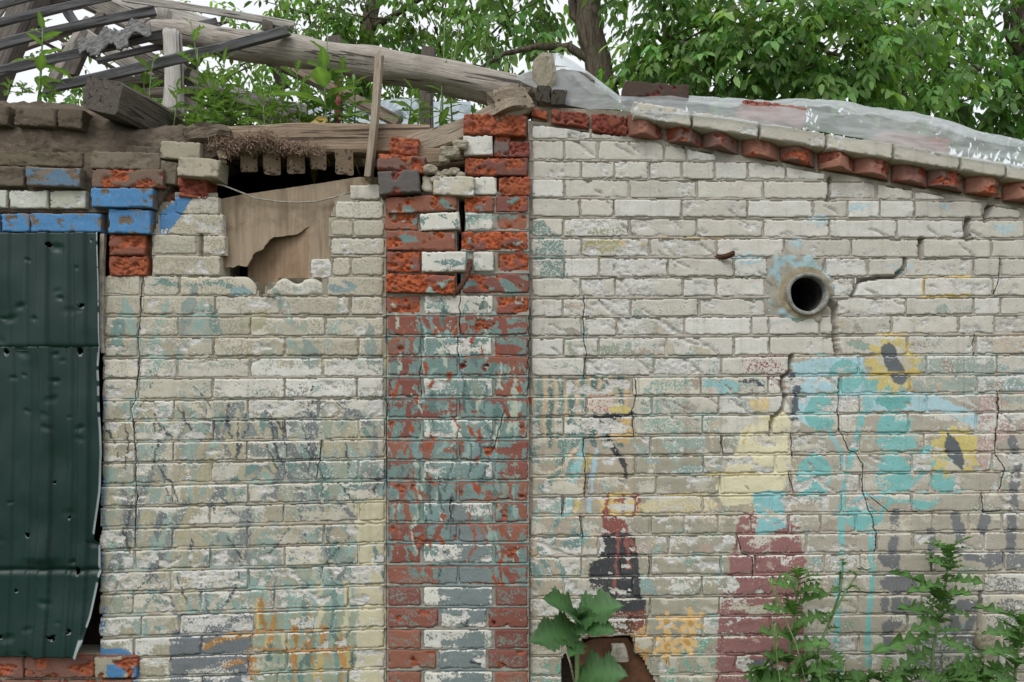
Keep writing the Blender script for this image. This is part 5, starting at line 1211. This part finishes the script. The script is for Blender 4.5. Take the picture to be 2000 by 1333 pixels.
# ---------------------------------------------------------------- leaves
def leaf_mesh(name, style, seed, mat):
    """one leaf of unit length along +X, folded on its midrib and drooping"""
    rg = random.Random(seed); n = {'lance': 8, 'ovate': 10, 'lobed': 44, 'broad': 34, 'grass': 8, 'leaflet': 5}[style]
    vs = []; fs = []; tn = []
    for i in range(n + 1):
        t = i / n
        if style == 'lance': w = .11 * math.sin(math.pi * t ** .8) ** .8 + .01
        elif style == 'grass': w = .022 * (1 - t) + .002
        elif style == 'ovate': w = .26 * math.sin(math.pi * t ** .7) ** .9 + .006
        elif style == 'leaflet': w = .22 * math.sin(math.pi * t ** .85) ** .9 + .004
        elif style == 'lobed':
            env = .05 + .25 * math.sin(math.pi * min(1, t ** 1.25 * .93 + .06)) ** .8; lob = .5 + .5 * math.cos(t * 2 * math.pi * 5.0 + 2.6 + seed)
            w = env * (.20 + .80 * lob ** .8) * (1 if t < .97 else .35) * rg.uniform(.86, 1.12)
            if t < .10: w = .028
        else: w = .42 * math.sin(math.pi * min(.985, t * .9 + .09)) ** .66 * (1 + .20 * math.cos(t * 2 * math.pi * 2.6 + 1)) * (1.10 if i % 3 == 0 else (.90 if i % 3 == 1 else 1.0)) * rg.uniform(.95, 1.05)
        if style == 'broad' and t > .95: w *= .35
        z = -.32 * t * t + .10 * t if style != 'grass' else -.9 * t * t + .5 * t
        wv = .03 * math.sin(t * 14 + seed)
        tone = 1.0
        vs += [(t, w, z + w * .28 + wv), (t, w * .5, z + w * .16 - wv * .4), (t, 0, z - .004), (t, -w * .5, z + w * .16 + wv * .4), (t, -w, z + w * .28 - wv)]
        vk = 1.0 + .12 * math.sin(t * 46); tn += [.94 * vk, 1.02 / vk, 1.38, 1.02 / vk, .94 * vk]
    for i in range(n):
        for k in range(4): fs.append([i * 5 + k, i * 5 + k + 1, (i + 1) * 5 + k + 1, (i + 1) * 5 + k])
    me = bpy.data.meshes.new(name); me.from_pydata(vs, [], fs); me.polygons.foreach_set('use_smooth', [True] * len(fs))
    at = me.attributes.new('tone', 'FLOAT_COLOR', 'POINT')
    at.data.foreach_set('color', np.array([(q, q, q * .9, 1) for q in tn], dtype=np.float32).ravel())
    me.materials.append(mat); me.update(); return me
LM = {}
def leafset(key, style, mat, n=4):
    LM[key] = [leaf_mesh('leaf', style, 10 * k + len(LM) * 7 + 1, mat) for k in range(n)]
leafset('lance', 'lance', M['weed']); leafset('ovate', 'ovate', M['weed']); leafset('dry', 'lance', M['dry'])
leafset('lobed', 'lobed', M['weed_front']); leafset('broad', 'broad', M['weed_broad']); leafset('lance_f', 'lance', M['weed_front']); leafset('lobed_r', 'lobed', M['weed'])

def put_leaf(parent, key, base, direction, length, roll, rg, width=1.0):
    o = bpy.data.objects.new('leaf', rg.choice(LM[key])); col.objects.link(o)
    d = Vector(direction).normalized(); up = Vector((0, 0, 1)) if abs(d.z) < .93 else Vector((0, -1, 0))
    s = up.cross(d).normalized(); u = d.cross(s)
    m = Matrix((d, s, u)).transposed().to_4x4() @ Matrix.Rotation(roll, 4, 'X') @ Matrix.Diagonal((length, length * width, length, 1))
    o.parent = parent; o.matrix_local = Matrix.Translation(Vector(base) - Vector(parent.location)) @ m
    return o
TONE1 = {}
def stem(parent, pts, r0, r1, mat=None, name='stem'):
    o = tube(name, pts, r0, mat or M['stem'], 6, parent, r1)
    n = len(o.data.vertices); at = o.data.attributes.new('tone', 'FLOAT_COLOR', 'POINT'); at.data.foreach_set('color', np.ones(n * 4, dtype=np.float32)); return o

def weed(base, tip, key, nleaf, llen, label, seed, name='weed', cat='weed', group=None, start=.12, droop=.35, r=.006, width=1.0, dry=0, curve=.05, top=None, face=.0):
    """upright weed: a bent stem with leaves set round it in a spiral"""
    rg = random.Random(seed); b = Vector(base); t_ = Vector(tip); e = empty(name, b, label, cat, group)
    H = (t_ - b).length; off = Vector((rg.uniform(-1, 1), rg.uniform(-.4, .4), 0)) * H * curve
    pts = [b.lerp(t_, k / 8) + off * math.sin(math.pi * k / 8) for k in range(9)]
    stem(e, pts, r, r * .4)
    for i in range(nleaf):
        f = start + (1 - start) * (i + .5) / nleaf; q = min(7.999, f * 8); k = int(q); p = pts[k].lerp(pts[k + 1], q - k)
        a = i * 2.4 + rg.uniform(-.5, .5); el = .15 + .9 * f ** 1.5 + rg.uniform(-.2, .25) - droop * .4
        d = Vector((math.cos(a) * math.cos(el), math.sin(a) * math.cos(el) * .8 - face, math.sin(el)))
        L = llen * (1.15 - .75 * f) * rg.uniform(.75, 1.2)
        put_leaf(e, 'dry' if i < dry else key, p, d if i >= dry else d - Vector((0, 0, .9)), L, rg.uniform(-.4, .4), rg, width)
    if top:
        for k in range(top):
            a = k * 2.4; put_leaf(e, key, pts[-1], (math.cos(a) * .6, math.sin(a) * .5, .9), llen * .35, 0, rg, width)
    return e

def flower(parent, c, r, mat, name='flower_head'):
    vs = [c]; fs = []; n = 10
    for k in range(n): a = 2 * math.pi * k / n; vs.append(c + Vector((math.cos(a) * r, -r * .2, math.sin(a) * r * .5 + r * .3)))
    for k in range(n): a = 2 * math.pi * k / n; vs.append(c + Vector((math.cos(a) * r * .4, 0, -r + math.sin(a) * r * .2)))
    for k in range(n): fs.append([0, 1 + k, 1 + (k + 1) % n]); fs.append([1 + k, 1 + (k + 1) % n, 1 + n + (k + 1) % n, 1 + n + k])
    return mesh_obj(name, vs, fs, mat, parent)
M['petal'] = simple('white_petal', (222, 220, 206), .8, 0, .1, 80); M['violet'] = simple('violet_petal', (112, 92, 160), .8, 0, .1, 80)

# ---- weeds growing on the attic fill behind the beam (px, py of tip, depth, leaf type, leaf count, leaf length m)
RW = [(440, 115, .22, 'lance', 26, .10, 2), (405, 150, .25, 'lance', 16, .12, 1), (470, 160, .3, 'lance', 12, .09, 2), (500, 150, .3, 'ovate', 9, .08, 1), (528, 175, .26, 'lobed_r', 10, .09, 2),
      (552, 165, .26, 'lobed_r', 12, .10, 1), (578, 150, .28, 'lobed_r', 10, .11, 2), (600, 190, .3, 'ovate', 9, .09, 1), (636, 120, .18, 'ovate', 12, .17, 3), (668, 150, .24, 'lobed_r', 10, .12, 1),
      (690, 170, .22, 'lance', 14, .10, 3), (420, 190, .2, 'lobed_r', 10, .10, 1), (455, 200, .2, 'lance', 14, .08, 3), (485, 205, .22, 'lobed_r', 10, .08, 1), (515, 205, .2, 'lance', 12, .08, 2),
      (560, 215, .2, 'lance', 10, .08, 3), (612, 210, .22, 'lobed_r', 10, .09, 2), (650, 205, .2, 'lance', 12, .09, 4), (805, 185, .22, 'lance', 12, .09, 1), (818, 205, .2, 'lobed_r', 8, .08, 0),
      (865, 150, .3, 'lance', 10, .10, 2), (885, 80, .45, 'lance', 16, .07, 0), (868, 40, .5, 'lance', 14, .06, 0), (898, 50, .55, 'lance', 14, .06, 0), (372, 40, .3, 'lobed_r', 12, .10, 0),
      (385, 110, .3, 'lance', 12, .10, 1), (640, 50, .25, 'lance', 5, .05, 0), (300, 130, .3, 'lobed_r', 9, .10, 0), (345, 180, .25, 'lance', 10, .08, 2), (280, 150, .35, 'ovate', 7, .08, 0), (395, 225, .18, 'lance', 10, .07, 2),
      (535, 235, .18, 'lance', 8, .06, 4), (585, 235, .18, 'lance', 8, .06, 3), (680, 225, .18, 'lobed_r', 8, .08, 2), (430, 225, .18, 'lobed_r', 8, .07, 1)]
KN = {'lance': 'narrow-leaved', 'ovate': 'broad oval-leaved', 'lobed_r': 'jagged-leaved'}
order = sorted(range(len(RW)), key=lambda i: RW[i][0]); ordn = ['first', 'second', 'third', 'fourth', 'fifth', 'sixth', 'seventh', 'eighth', 'ninth', 'tenth', 'eleventh', 'twelfth', 'thirteenth', 'fourteenth', 'fifteenth', 'sixteenth', 'seventeenth', 'eighteenth']
cnt = {}
rgw = random.Random(9)
for i in order:
    x, y, dp, key, nl, ll, dr = RW[i]; hgt = 'tall' if y < 130 else ('medium' if y < 190 else 'low')
    kk = (hgt, key); cnt[kk] = cnt.get(kk, 0) + 1
    bx = x + rgw.uniform(-14, 14); base = P(bx, 262, dp); base.z = ZA + (.0 if x > 380 else .03)
    weed(base, P(x, y - (14 if y > 100 else 0), dp), key, int(nl * 1.1), ll * 1.35, '%s green %s roof weed above the beam, %s from left of its sort' % (hgt, KN[key], ordn[cnt[kk] - 1]), 100 + i, 'roof_weed', 'weed', 'weeds growing on the open attic', dry=dr, r=.0045, start=.05)
e = weed(P(77, 184, .12), P(84, 42, .14), 'lance', 12, .13, 'single leafy weed rooted on the clay wall among the battens', 300, 'clay_weed', 'weed', 'weeds on the clay wall top', r=.006, width=1.5)
for i, (x, y, lab) in enumerate(((15, 160, 'low green tuft at the far left of the clay wall top'), (42, 165, 'low green tuft just left of the leafy weed on clay'), (100, 172, 'small tuft right of the leafy weed on clay'))):
    weed(P(x, 186, .1), P(x + 4, y, .12), 'lobed_r', 8, .06, lab, 310 + i, 'clay_weed', 'weed', 'weeds on the clay wall top', r=.003)
o = mesh_obj('pink_cloth', [P(654, 160, .40), P(668, 150, .42), P(672, 200, .40), P(664, 250, .38), P(655, 250, .38), P(652, 205, .36)] + [P(654, 160, .41), P(668, 150, .43), P(672, 200, .41), P(664, 250, .39), P(655, 250, .39), P(652, 205, .37)],
             [[0, 1, 2, 5], [5, 2, 3, 4], [11, 8, 7, 6], [10, 9, 8, 11], [0, 6, 7, 1], [1, 7, 8, 2], [2, 8, 9, 3], [3, 9, 10, 4], [4, 10, 11, 5], [5, 11, 6, 0]], simple('faded_pink_cloth', (176, 104, 110), .9, 0, .3, 30, .1, (110, 50, 60)))
tag(o, 'faded pink strip of cloth among the roof weeds', 'cloth')
# crumpled foil tarp lying further back on the attic
vs = []; fs = []; nx = 60
for j in range(10):
    for i in range(nx + 1):
        t = i / nx; x = 590 + 330 * t; n_ = float(vn(np.array([t * 14]), np.array([j * .7]), 15)[0]) - .5
        vs.append(P(x, 204 + 6 * (j) + n_ * 12 - (8 if j < 2 else 0), 1.3 - j * .05 + n_ * .14))
for j in range(9):
    for i in range(nx): fs.append([j * (nx + 1) + i, j * (nx + 1) + i + 1, (j + 1) * (nx + 1) + i + 1, (j + 1) * (nx + 1) + i])
o = mesh_obj('tarpaulin', vs, fs, simple('silver_tarp', (170, 180, 186), .5, 0, .3, 20, .4, (130, 144, 152))); tag(o, 'crumpled silver tarpaulin behind the weeds and posts', 'tarpaulin')

# ---- weeds at the foot of the wall
YF = -.16
def gnd(px, y): v = P(px, 1400, y); return Vector((v.x, y, 0))
# broad-leaved weed in front of the hole
e = empty('broad_leaf_weed', gnd(1130, YF), 'broad-leaved green weed in front of the hole beside the pillar', 'weed', None)
rg = random.Random(77)
top = P(1128, 1212, YF); stem(e, [gnd(1130, YF), P(1128, 1333, YF), P(1127, 1270, YF), top], .011, .007)
def aim(e, key, bpx, bpy_, tpx, tpy, y0, y1, width=1.0, roll=0.0, rgx=rg):
    a = P(bpx, bpy_, y0); b = P(tpx, tpy, y1); L = (b - a).length
    return put_leaf(e, key, a, b - a, L * (.88 if key == 'broad' else 1.04), -roll, rgx, width * (.88 if key == 'broad' else 1))
for (bx, by, tx, ty, y1, w, rl) in ((1127, 1212, 1072, 1150, -.28, .95, .75), (1127, 1212, 1215, 1168, -.26, 1.0, -.85), (1127, 1218, 1200, 1226, -.32, .72, -.9), (1126, 1232, 1034, 1246, -.30, .85, .9), (1126, 1250, 1118, 1275, -.30, .9, .5),
                                   (1132, 1320, 1224, 1310, -.30, 1.0, -.9), (1127, 1215, 1110, 1175, -.2, .8, .9), (1128, 1214, 1140, 1180, -.22, .7, -.7)):
    aim(e, 'broad', bx, by, tx, ty, YF, y1, w, rl)
for k in range(6): put_leaf(e, 'lance_f', top, (rg.uniform(-1, 1), rg.uniform(-1, .2), 1.2), .05, 0, rg, 1.6)

def thistle(name, label, bx, tx, ty, leaves, y=YF, seed=1, key='lobed', r=.010, spiky=0, group='jagged weeds at the wall foot'):
    e = empty(name, gnd(bx, y), label, 'weed', group); rg = random.Random(seed)
    a = gnd(bx, y); b = P(tx, ty, y + .03)
    pts = [a.lerp(b, k / 8) + Vector((.015 * math.sin(k), 0, 0)) for k in range(9)]; stem(e, pts, r, r * .45)
    def at(py_):
        z = P(0, py_, y).z; f = max(0, min(.999, (z - a.z) / (b.z - a.z))) * 8; k = int(f); return pts[k].lerp(pts[k + 1], f - k)
    for (by, lx, ly, w, rl) in leaves:
        p = at(by); q = P(lx, ly, y - rg.uniform(.02, .16)); put_leaf(e, key, p, q - p, (q - p).length * 1.02, -rl, rg, w * .8 * min(1, .13 / (q - p).length))
    for k in range(spiky):
        f = rg.uniform(.72, 1) * 7.99; i = int(f); p = pts[i].lerp(pts[i + 1], f - i); an = rg.uniform(0, 6.28)
        put_leaf(e, 'lobed', p, (math.cos(an), math.sin(an) * .8, rg.uniform(.2, 1.2)), rg.uniform(.05, .10), rg.uniform(-.5, .5), rg, 1.1)
    return e
J = [-.9, .9, -.6, .6, 0]
thistle('jagged_weed', 'dark jagged-leaved weed in front of the maroon painted skirt', 1540, 1552, 1105, [(1135, 1558, 1100, 1.2, 0), (1160, 1515, 1128, 1.1, .8), (1190, 1606, 1150, 1.1, -.8), (1170, 1590, 1140, .9, -.7), (1200, 1505, 1180, 1.1, .8), (1230, 1600, 1195, 1.2, -.9), (1250, 1500, 1225, 1.2, .9), (1270, 1610, 1250, 1.2, -.9), (1290, 1505, 1275, 1.3, .8),
        (1320, 1600, 1300, 1.2, -.8), (1330, 1480, 1330, 1.3, .9), (1210, 1545, 1160, 1.2, .3), (1260, 1560, 1210, 1.2, -.3), (1300, 1530, 1260, 1.2, .3), (1340, 1570, 1310, 1.3, -.2)], seed=3, spiky=5)
thistle('jagged_weed', 'tall jagged-leaved weed with bushy top right of the turquoise stems', 1800, 1848, 1072, [(1180, 1772, 1102, .8, .8), (1140, 1912, 1128, .8, -.8), (1150, 1795, 1140, .8, .7), (1210, 1778, 1175, 1.0, .8), (1190, 1895, 1200, .7, -.8), (1215, 1800, 1222, 1.0, .9), (1165, 1885, 1150, .9, -.7), (1120, 1870, 1090, .9, -.6), (1115, 1828, 1085, .9, .5),
        (1245, 1725, 1262, 1.0, .9), (1248, 1905, 1275, .9, -.9), (1240, 1870, 1225, .8, -.7), (1270, 1760, 1300, 1.1, .8)], seed=5, spiky=34)
thistle('jagged_weed', 'bright jagged-leaved weed cut by the right edge of the photo', 1985, 1988, 1190, [(1225, 1925, 1172, .8, .7), (1250, 1940, 1225, 1.1, .8), (1260, 2030, 1215, 1.1, -.8), (1280, 1935, 1265, 1.1, .8), (1300, 2030, 1280, 1.1, -.7), (1310, 1930, 1310, 1.2, .8), (1330, 1950, 1330, 1.2, .6), (1230, 2000, 1190, 1.0, 0), (1270, 1980, 1235, 1.1, .3), (1310, 1995, 1270, 1.2, -.3)], y=-.2, seed=7, spiky=16)
LOW = [(1500, 1275, 'low jagged weed at the bottom left of the dark weed clump'), (1590, 1270, 'low jagged weed below the white-flowered stalk'), (1640, 1302, 'low jagged weed between the two turquoise stems'), (1710, 1305, 'low jagged weed right of the turquoise stems'), (1770, 1300, 'low jagged weed below the bushy-topped weed'), (1850, 1305, 'low jagged weed left of the stone in the crack'), (1915, 1275, 'low jagged weed under the stone in the crack')]
for i, (x, y, lab) in enumerate(LOW):
    rg2 = random.Random(400 + i); lv = []
    for k in range(6 if 1630 < x < 1880 else 8): lv.append((rg2.uniform(y + 10, 1345), x + rg2.choice([-1, 1]) * rg2.uniform(25, 60), rg2.uniform(y, 1345), rg2.uniform(.8, 1.2), rg2.choice(J)))
    thistle('low_weed', lab, x, x + rg2.uniform(-8, 8), y, lv, y=YF - .06 * (i % 2), seed=420 + i, spiky=2, r=.006, group='low weeds along the bottom edge')
# flowering stalk
e = empty('flowering_weed', gnd(1580, YF), 'thin branching weed with two white flower heads before the turquoise stem', 'weed'); rg = random.Random(91)
main = [gnd(1580, YF), P(1592, 1333, YF), P(1600, 1262, YF), P(1625, 1205, YF), P(1655, 1150, YF), P(1685, 1108, YF)]; stem(e, main, .008, .003)
br = [P(1622, 1210, YF), P(1640, 1160, YF), P(1646, 1120, YF), P(1645, 1095, YF)]; stem(e, br, .005, .0025, name='branch')
for c in (P(1645, 1090, YF - .01), P(1686, 1106, YF - .01), P(1692, 1110, YF - .02), P(1678, 1108, YF)): flower(e, c, .014, M['petal'])
for (bx, by, tx, ty) in ((1622, 1210, 1600, 1190), (1640, 1175, 1662, 1172), (1630, 1195, 1605, 1215), (1650, 1158, 1668, 1140), (1646, 1130, 1634, 1118), (1645, 1105, 1655, 1095), (1672, 1125, 1660, 1112), (1680, 1115, 1700, 1108), (1612, 1230, 1640, 1222), (1604, 1255, 1580, 1240), (1600, 1270, 1625, 1265), (1640, 1150, 1626, 1150), (1660, 1142, 1680, 1150), (1645, 1098, 1632, 1092), (1590, 1330, 1640, 1310)):
    aim(e, 'lobed', bx, by, tx, ty, YF, YF - rg.uniform(.0, .05), .8, rg.uniform(-.8, .8), rg)
# grass stalks with ears
for i, (bx, by, mx, my, tx, ty, lab) in enumerate(((1590, 1400, 1555, 1260, 1505, 1138, 'taller pale grass ear arching left before the maroon skirt'), (1530, 1400, 1522, 1320, 1511, 1225, 'shorter pale grass ear near the bottom edge'))):
    e = empty('grass_stalk', gnd(bx, YF - .1), lab, 'grass', 'ripe grass stalks')
    pts = [gnd(bx, YF - .1), P(bx, by, YF - .1), P(mx, my, YF - .1), P(tx + (mx - tx) * .45, ty + (my - ty) * .45, YF - .1), P(tx, ty, YF - .1)]; stem(e, pts, .003, .002)
    vs = []; fs = []; rg = random.Random(i + 60); a, b = pts[-2], pts[-1]
    for k in range(70):
        t = k / 69; c = a.lerp(b, t) ; an = k * 2.4; d = Vector((math.cos(an) * .009, math.sin(an) * .009, .004)) + (b - a).normalized() * .012; s = Vector((0, .0025, .0025)); q = len(vs)
        vs += [c, c + d * .5 + s, c + d, c + d * .5 - s]; fs.append([q, q + 1, q + 2, q + 3])
    o = mesh_obj('ear', vs, fs, simple('ripe_grass', (182, 182, 142), .9, 0, .1, 60, .1), e)
# grass along the foot of the wall
vs = []; fs = []; rg = random.Random(19)
for i in range(2600):
    x = rg.uniform(-2.2, 2.2); y = rg.uniform(-.55, -.03); h = rg.uniform(.1, .34); a = rg.uniform(0, 6.28); w = .004; lx, ly = math.cos(a) * h * .4, math.sin(a) * h * .4; k = len(vs)
    vs += [(x - w, y, 0), (x + w, y, 0), (x + lx * .4 + w * .7, y + min(0, ly) * .4, h * .6), (x + lx * .4 - w * .7, y + min(0, ly) * .4, h * .6), (x + lx, y + min(0, ly), h)]
    fs += [[k, k + 1, k + 2, k + 3], [k + 3, k + 2, k + 4]]
o = mesh_obj('grass', vs, fs, M['weed'], cols={'tone': np.ones((len(vs), 4))}); tag(o, 'green grass along the foot of the wall', 'grass', kind='stuff')

# ---------------------------------------------------------------- trees behind the ruin
DENS = .40
def tree(label, trunk_pts, radii, branches, lobes, seed, leaf_len=.15, tone=(1, 1, 1), droop=.5, name='walnut_tree'):
    b = Vector(trunk_pts[0]); b.z = 0; e = empty(name, b, label, 'tree', 'trees behind the ruin'); rg = np.random.RandomState(seed)
    def limb(pts, r0, r1, nm, sides=12):
        # resample with a little wander
        q = []
        for i in range(len(pts) - 1):
            for k in range(4):
                t = k / 4; w = pts[i].lerp(pts[i + 1], t); q.append(w + Vector((rg.uniform(-1, 1), rg.uniform(-1, 1), rg.uniform(-1, 1))) * r0 * (.16 if (i or k) else 0))
        q.append(pts[-1]); return tube(nm, q, r0, M['bark'], sides, e, r1)
    limb([Vector(p) for p in trunk_pts], radii[0], radii[1], 'trunk', 14)
    for pts, r0, r1 in branches: limb([Vector(p) for p in pts], r0, r1, 'branch', 9)
    for (c, rad, n) in lobes:                      # twigs that carry the leaf clusters
        cc = Vector(c)
        for q in range(3):
            d = Vector((rg.uniform(-1, 1) * rad[0], rg.uniform(-1, 1) * rad[1], rg.uniform(-.5, 1) * rad[2])); a_ = cc - d * .5 - Vector((0, 0, rad[2] * .4)); b_ = cc + d * .9
            limb([a_, a_.lerp(b_, .5) + Vector((rg.uniform(-.06, .06), 0, rg.uniform(-.05, .08))), b_], rg.uniform(.010, .022), .005, 'branch', 5)
    V = []; F = []; TN = []; off = 0
    unit = [(0, 0, 0), (.3, .165, .06), (.3, 0, 0), (.3, -.165, .06), (.68, .16, -.02), (.68, 0, -.08), (.68, -.16, -.02), (1, 0, -.20)]
    uf = [(0, 2, 1), (0, 3, 2), (1, 2, 5, 4), (2, 3, 6, 5), (4, 5, 7), (5, 6, 7)]
    UN = np.array(unit)
    for (c, rad, n) in lobes:
        c = np.array(c); rad = np.array(rad)
        for i in range(int(n * DENS)):
            d = rg.normal(size=3); d /= np.linalg.norm(d); rr = rg.uniform(.25, 1) ** .45
            o = c + d * rad * rr; az = rg.uniform(0, 2 * math.pi); base_d = np.array([math.cos(az), math.sin(az), -.25 - droop * rg.uniform(0, 1)]); base_d += d * .7; base_d /= np.linalg.norm(base_d)
            tone_ = np.array(tone) * rg.choice([.36, .58, .8, .95, 1.12, 1.4]) * rg.uniform(.88, 1.12) * (1.0 + .25 * rg.uniform(-1, 1) * np.array([1, .2, .3]))
            nl = rg.randint(5, 8); rl = leaf_len * 2.1
            sd = np.cross(base_d, [0, 0, 1.0]); sd /= np.linalg.norm(sd) + 1e-9; up = np.cross(sd, base_d)
            for k in range(nl):
                f = .25 + .75 * ((k // 2) / max(1, (nl - 1) // 2)); p = o + base_d * rl * f + np.array([0, 0, -.10 * f * f * rl])
                s_ = 0 if k == nl - 1 else (1 if k % 2 else -1)
                ld = base_d * (.55 if s_ else 1.1) + sd * s_ * .85 + np.array([0, 0, -.35 - .5 * rg.uniform()]) + rg.normal(size=3) * .14; ld /= np.linalg.norm(ld)
                n_ = up + rg.normal(size=3) * .3; ls = np.cross(n_, ld); ls /= np.linalg.norm(ls) + 1e-9; lu = np.cross(ld, ls)
                L = leaf_len * rg.uniform(.55, 1.2)
                V.append(p + (UN[:, :1] * ld + UN[:, 1:2] * ls * 1.15 + UN[:, 2:] * lu) * L)
                F += [[q + off for q in f_] for f_ in uf]; off += 8
                t_ = tone_ * rg.uniform(.85, 1.15); TN.append(np.tile(np.append(np.clip(t_, 0, 1.8), 1), (8, 1)))
    mesh_obj('crown', np.vstack(V), F, M['leaf'], e, smooth=True, cols={'tone': np.vstack(TN)})
    return e
def LB_(px, py, y, rx, ry, rz, n):
    s = (DIST + y) / DIST / 500; return (tuple(P(px, py, y)), (rx * s, ry, rz * s), n)
YT = 5.2
def zt(px, py, y=YT): return tuple(P(px, py, y))
tr0 = P(1178, 200, YT)
tree('walnut tree with thick dark trunk behind the gable peak', [(tr0.x + .15, YT, 0), zt(1182, 190), zt(1150, 40), zt(1130, -120), zt(1110, -420)], (.165, .11),
     [([zt(1172, 130), zt(1110, 92), zt(1050, 92), zt(985, 105), zt(925, 140)], .055, .015), ([zt(1150, 60), zt(1118, 30), zt(1115, -20), zt(1060, -120)], .05, .03),
      ([zt(1140, -40), zt(1260, -110), zt(1420, -160)], .09, .03), ([zt(1180, 170), zt(1330, 90, 4.6), zt(1500, 60, 4.2), zt(1640, 110, 4.0)], .05, .012), ([zt(1130, -60), zt(1000, -140), zt(860, -150)], .08, .02)],
     [LB_(990, 30, 5.8, 110, .8, 60, 240), LB_(1040, -30, 6.2, 200, .7, 60, 320), LB_(1330, 60, 5.0, 110, .8, 70, 420), LB_(1330, 150, 4.6, 150, .7, 70, 460), LB_(1460, 120, 4.4, 130, .7, 90, 460), LB_(1600, 100, 4.2, 140, .8, 90, 480),
      LB_(1700, 60, 4.4, 130, .8, 70, 380), LB_(1640, 190, 4.4, 120, .6, 50, 260), LB_(1270, 190, 5.4, 60, .5, 45, 120), LB_(1290, -30, 5.0, 110, .9, 60, 300), LB_(1560, -20, 4.6, 200, .9, 50, 320), LB_(1760, 170, 4.6, 90, .6, 60, 220),
      LB_(1060, 110, 5.6, 60, .5, 40, 70), LB_(960, 90, 5.4, 40, .4, 40, 40), LB_(1100, -260, 5.4, 420, 1.8, 120, 500), LB_(1480, -220, 5, 400, 1.6, 110, 420)], 5, .135)
tree('paler tree in the gap left of the walnut trunk', [zt(700, 700, 7.5)[:2] + (0,), zt(700, 250, 7.5), zt(720, 60, 7.5), zt(760, -200, 7.5)], (.16, .08),
     [([zt(710, 120, 7.5), zt(640, 30, 7.2), zt(590, -40, 7)], .05, .015), ([zt(720, 60, 7.5), zt(820, 0, 7.2), zt(900, -60, 7)], .05, .015), ([zt(640, -20, 6.5), zt(600, 28, 6.4), zt(570, 20, 6.4)], .016, .008)],
     [LB_(660, 95, 7.2, 95, .8, 55, 240), LB_(770, 110, 7.4, 110, .8, 60, 300), LB_(850, 60, 7.0, 90, .7, 60, 220), LB_(600, 10, 6.8, 90, .7, 40, 160), LB_(720, 20, 7.0, 110, .7, 45, 200), LB_(560, 80, 7.4, 60, .6, 50, 90), LB_(640, 200, 7.4, 160, .7, 45, 240), LB_(800, 200, 7.4, 140, .7, 50, 240), LB_(480, 190, 7.6, 110, .6, 50, 150),
      LB_(920, 130, 7.4, 50, .5, 30, 40), LB_(380, 215, 7.8, 90, .6, 40, 90), LB_(300, 190, 7.8, 60, .5, 30, 50), LB_(880, -30, 6.8, 120, .8, 40, 160), LB_(720, -150, 7, 340, 1.5, 90, 300)], 8, .125, (1.15, 1.12, .95))
tree('dark tree at the right edge behind the plastic sheet', [zt(2060, 700, 6.2)[:2] + (0,), zt(2040, 300, 6.2), zt(1990, 100, 6.2), zt(1985, -150, 6.2)], (.15, .08),
     [([zt(2010, 220, 6.2), zt(1930, 160, 6.0), zt(1900, 190, 5.8)], .045, .02), ([zt(1990, 120, 6.2), zt(1965, 60, 6), zt(1965, 0, 6)], .05, .02), ([zt(1745, 130, 5.4), zt(1790, 112, 5.3), zt(1832, 94, 5.2)], .045, .035)],
     [LB_(1990, 50, 6.0, 75, .7, 70, 240), LB_(1960, 190, 5.8, 110, .7, 60, 330), LB_(1850, 190, 5.6, 100, .7, 55, 300), LB_(1800, 90, 5.4, 90, .7, 60, 230), LB_(1880, 20, 5.8, 60, .6, 30, 60), LB_(1780, 10, 5.6, 100, .7, 45, 200), LB_(1900, 120, 6, 40, .4, 30, 30), LB_(2080, 120, 6, 90, .7, 140, 280), LB_(1980, 250, 5.8, 90, .6, 25, 140), LB_(2000, -120, 6, 260, 1.2, 80, 240)], 12, .135, (.9, .95, .95))
tree('low bushy tree seen through the roof battens on the left', [zt(190, 700, 8.5)[:2] + (0,), zt(190, 300, 8.5), zt(185, 150, 8.5)], (.08, .03), [],
     [LB_(120, 100, 8.4, 40, .5, 40, 50), LB_(200, 190, 8.4, 120, .6, 26, 120), LB_(430, 40, 8.2, 60, .5, 35, 60), LB_(480, 120, 8.2, 60, .5, 40, 80), LB_(330, 150, 8.4, 70, .5, 40, 80)], 15, .14, (1.1, 1.1, 1.0))
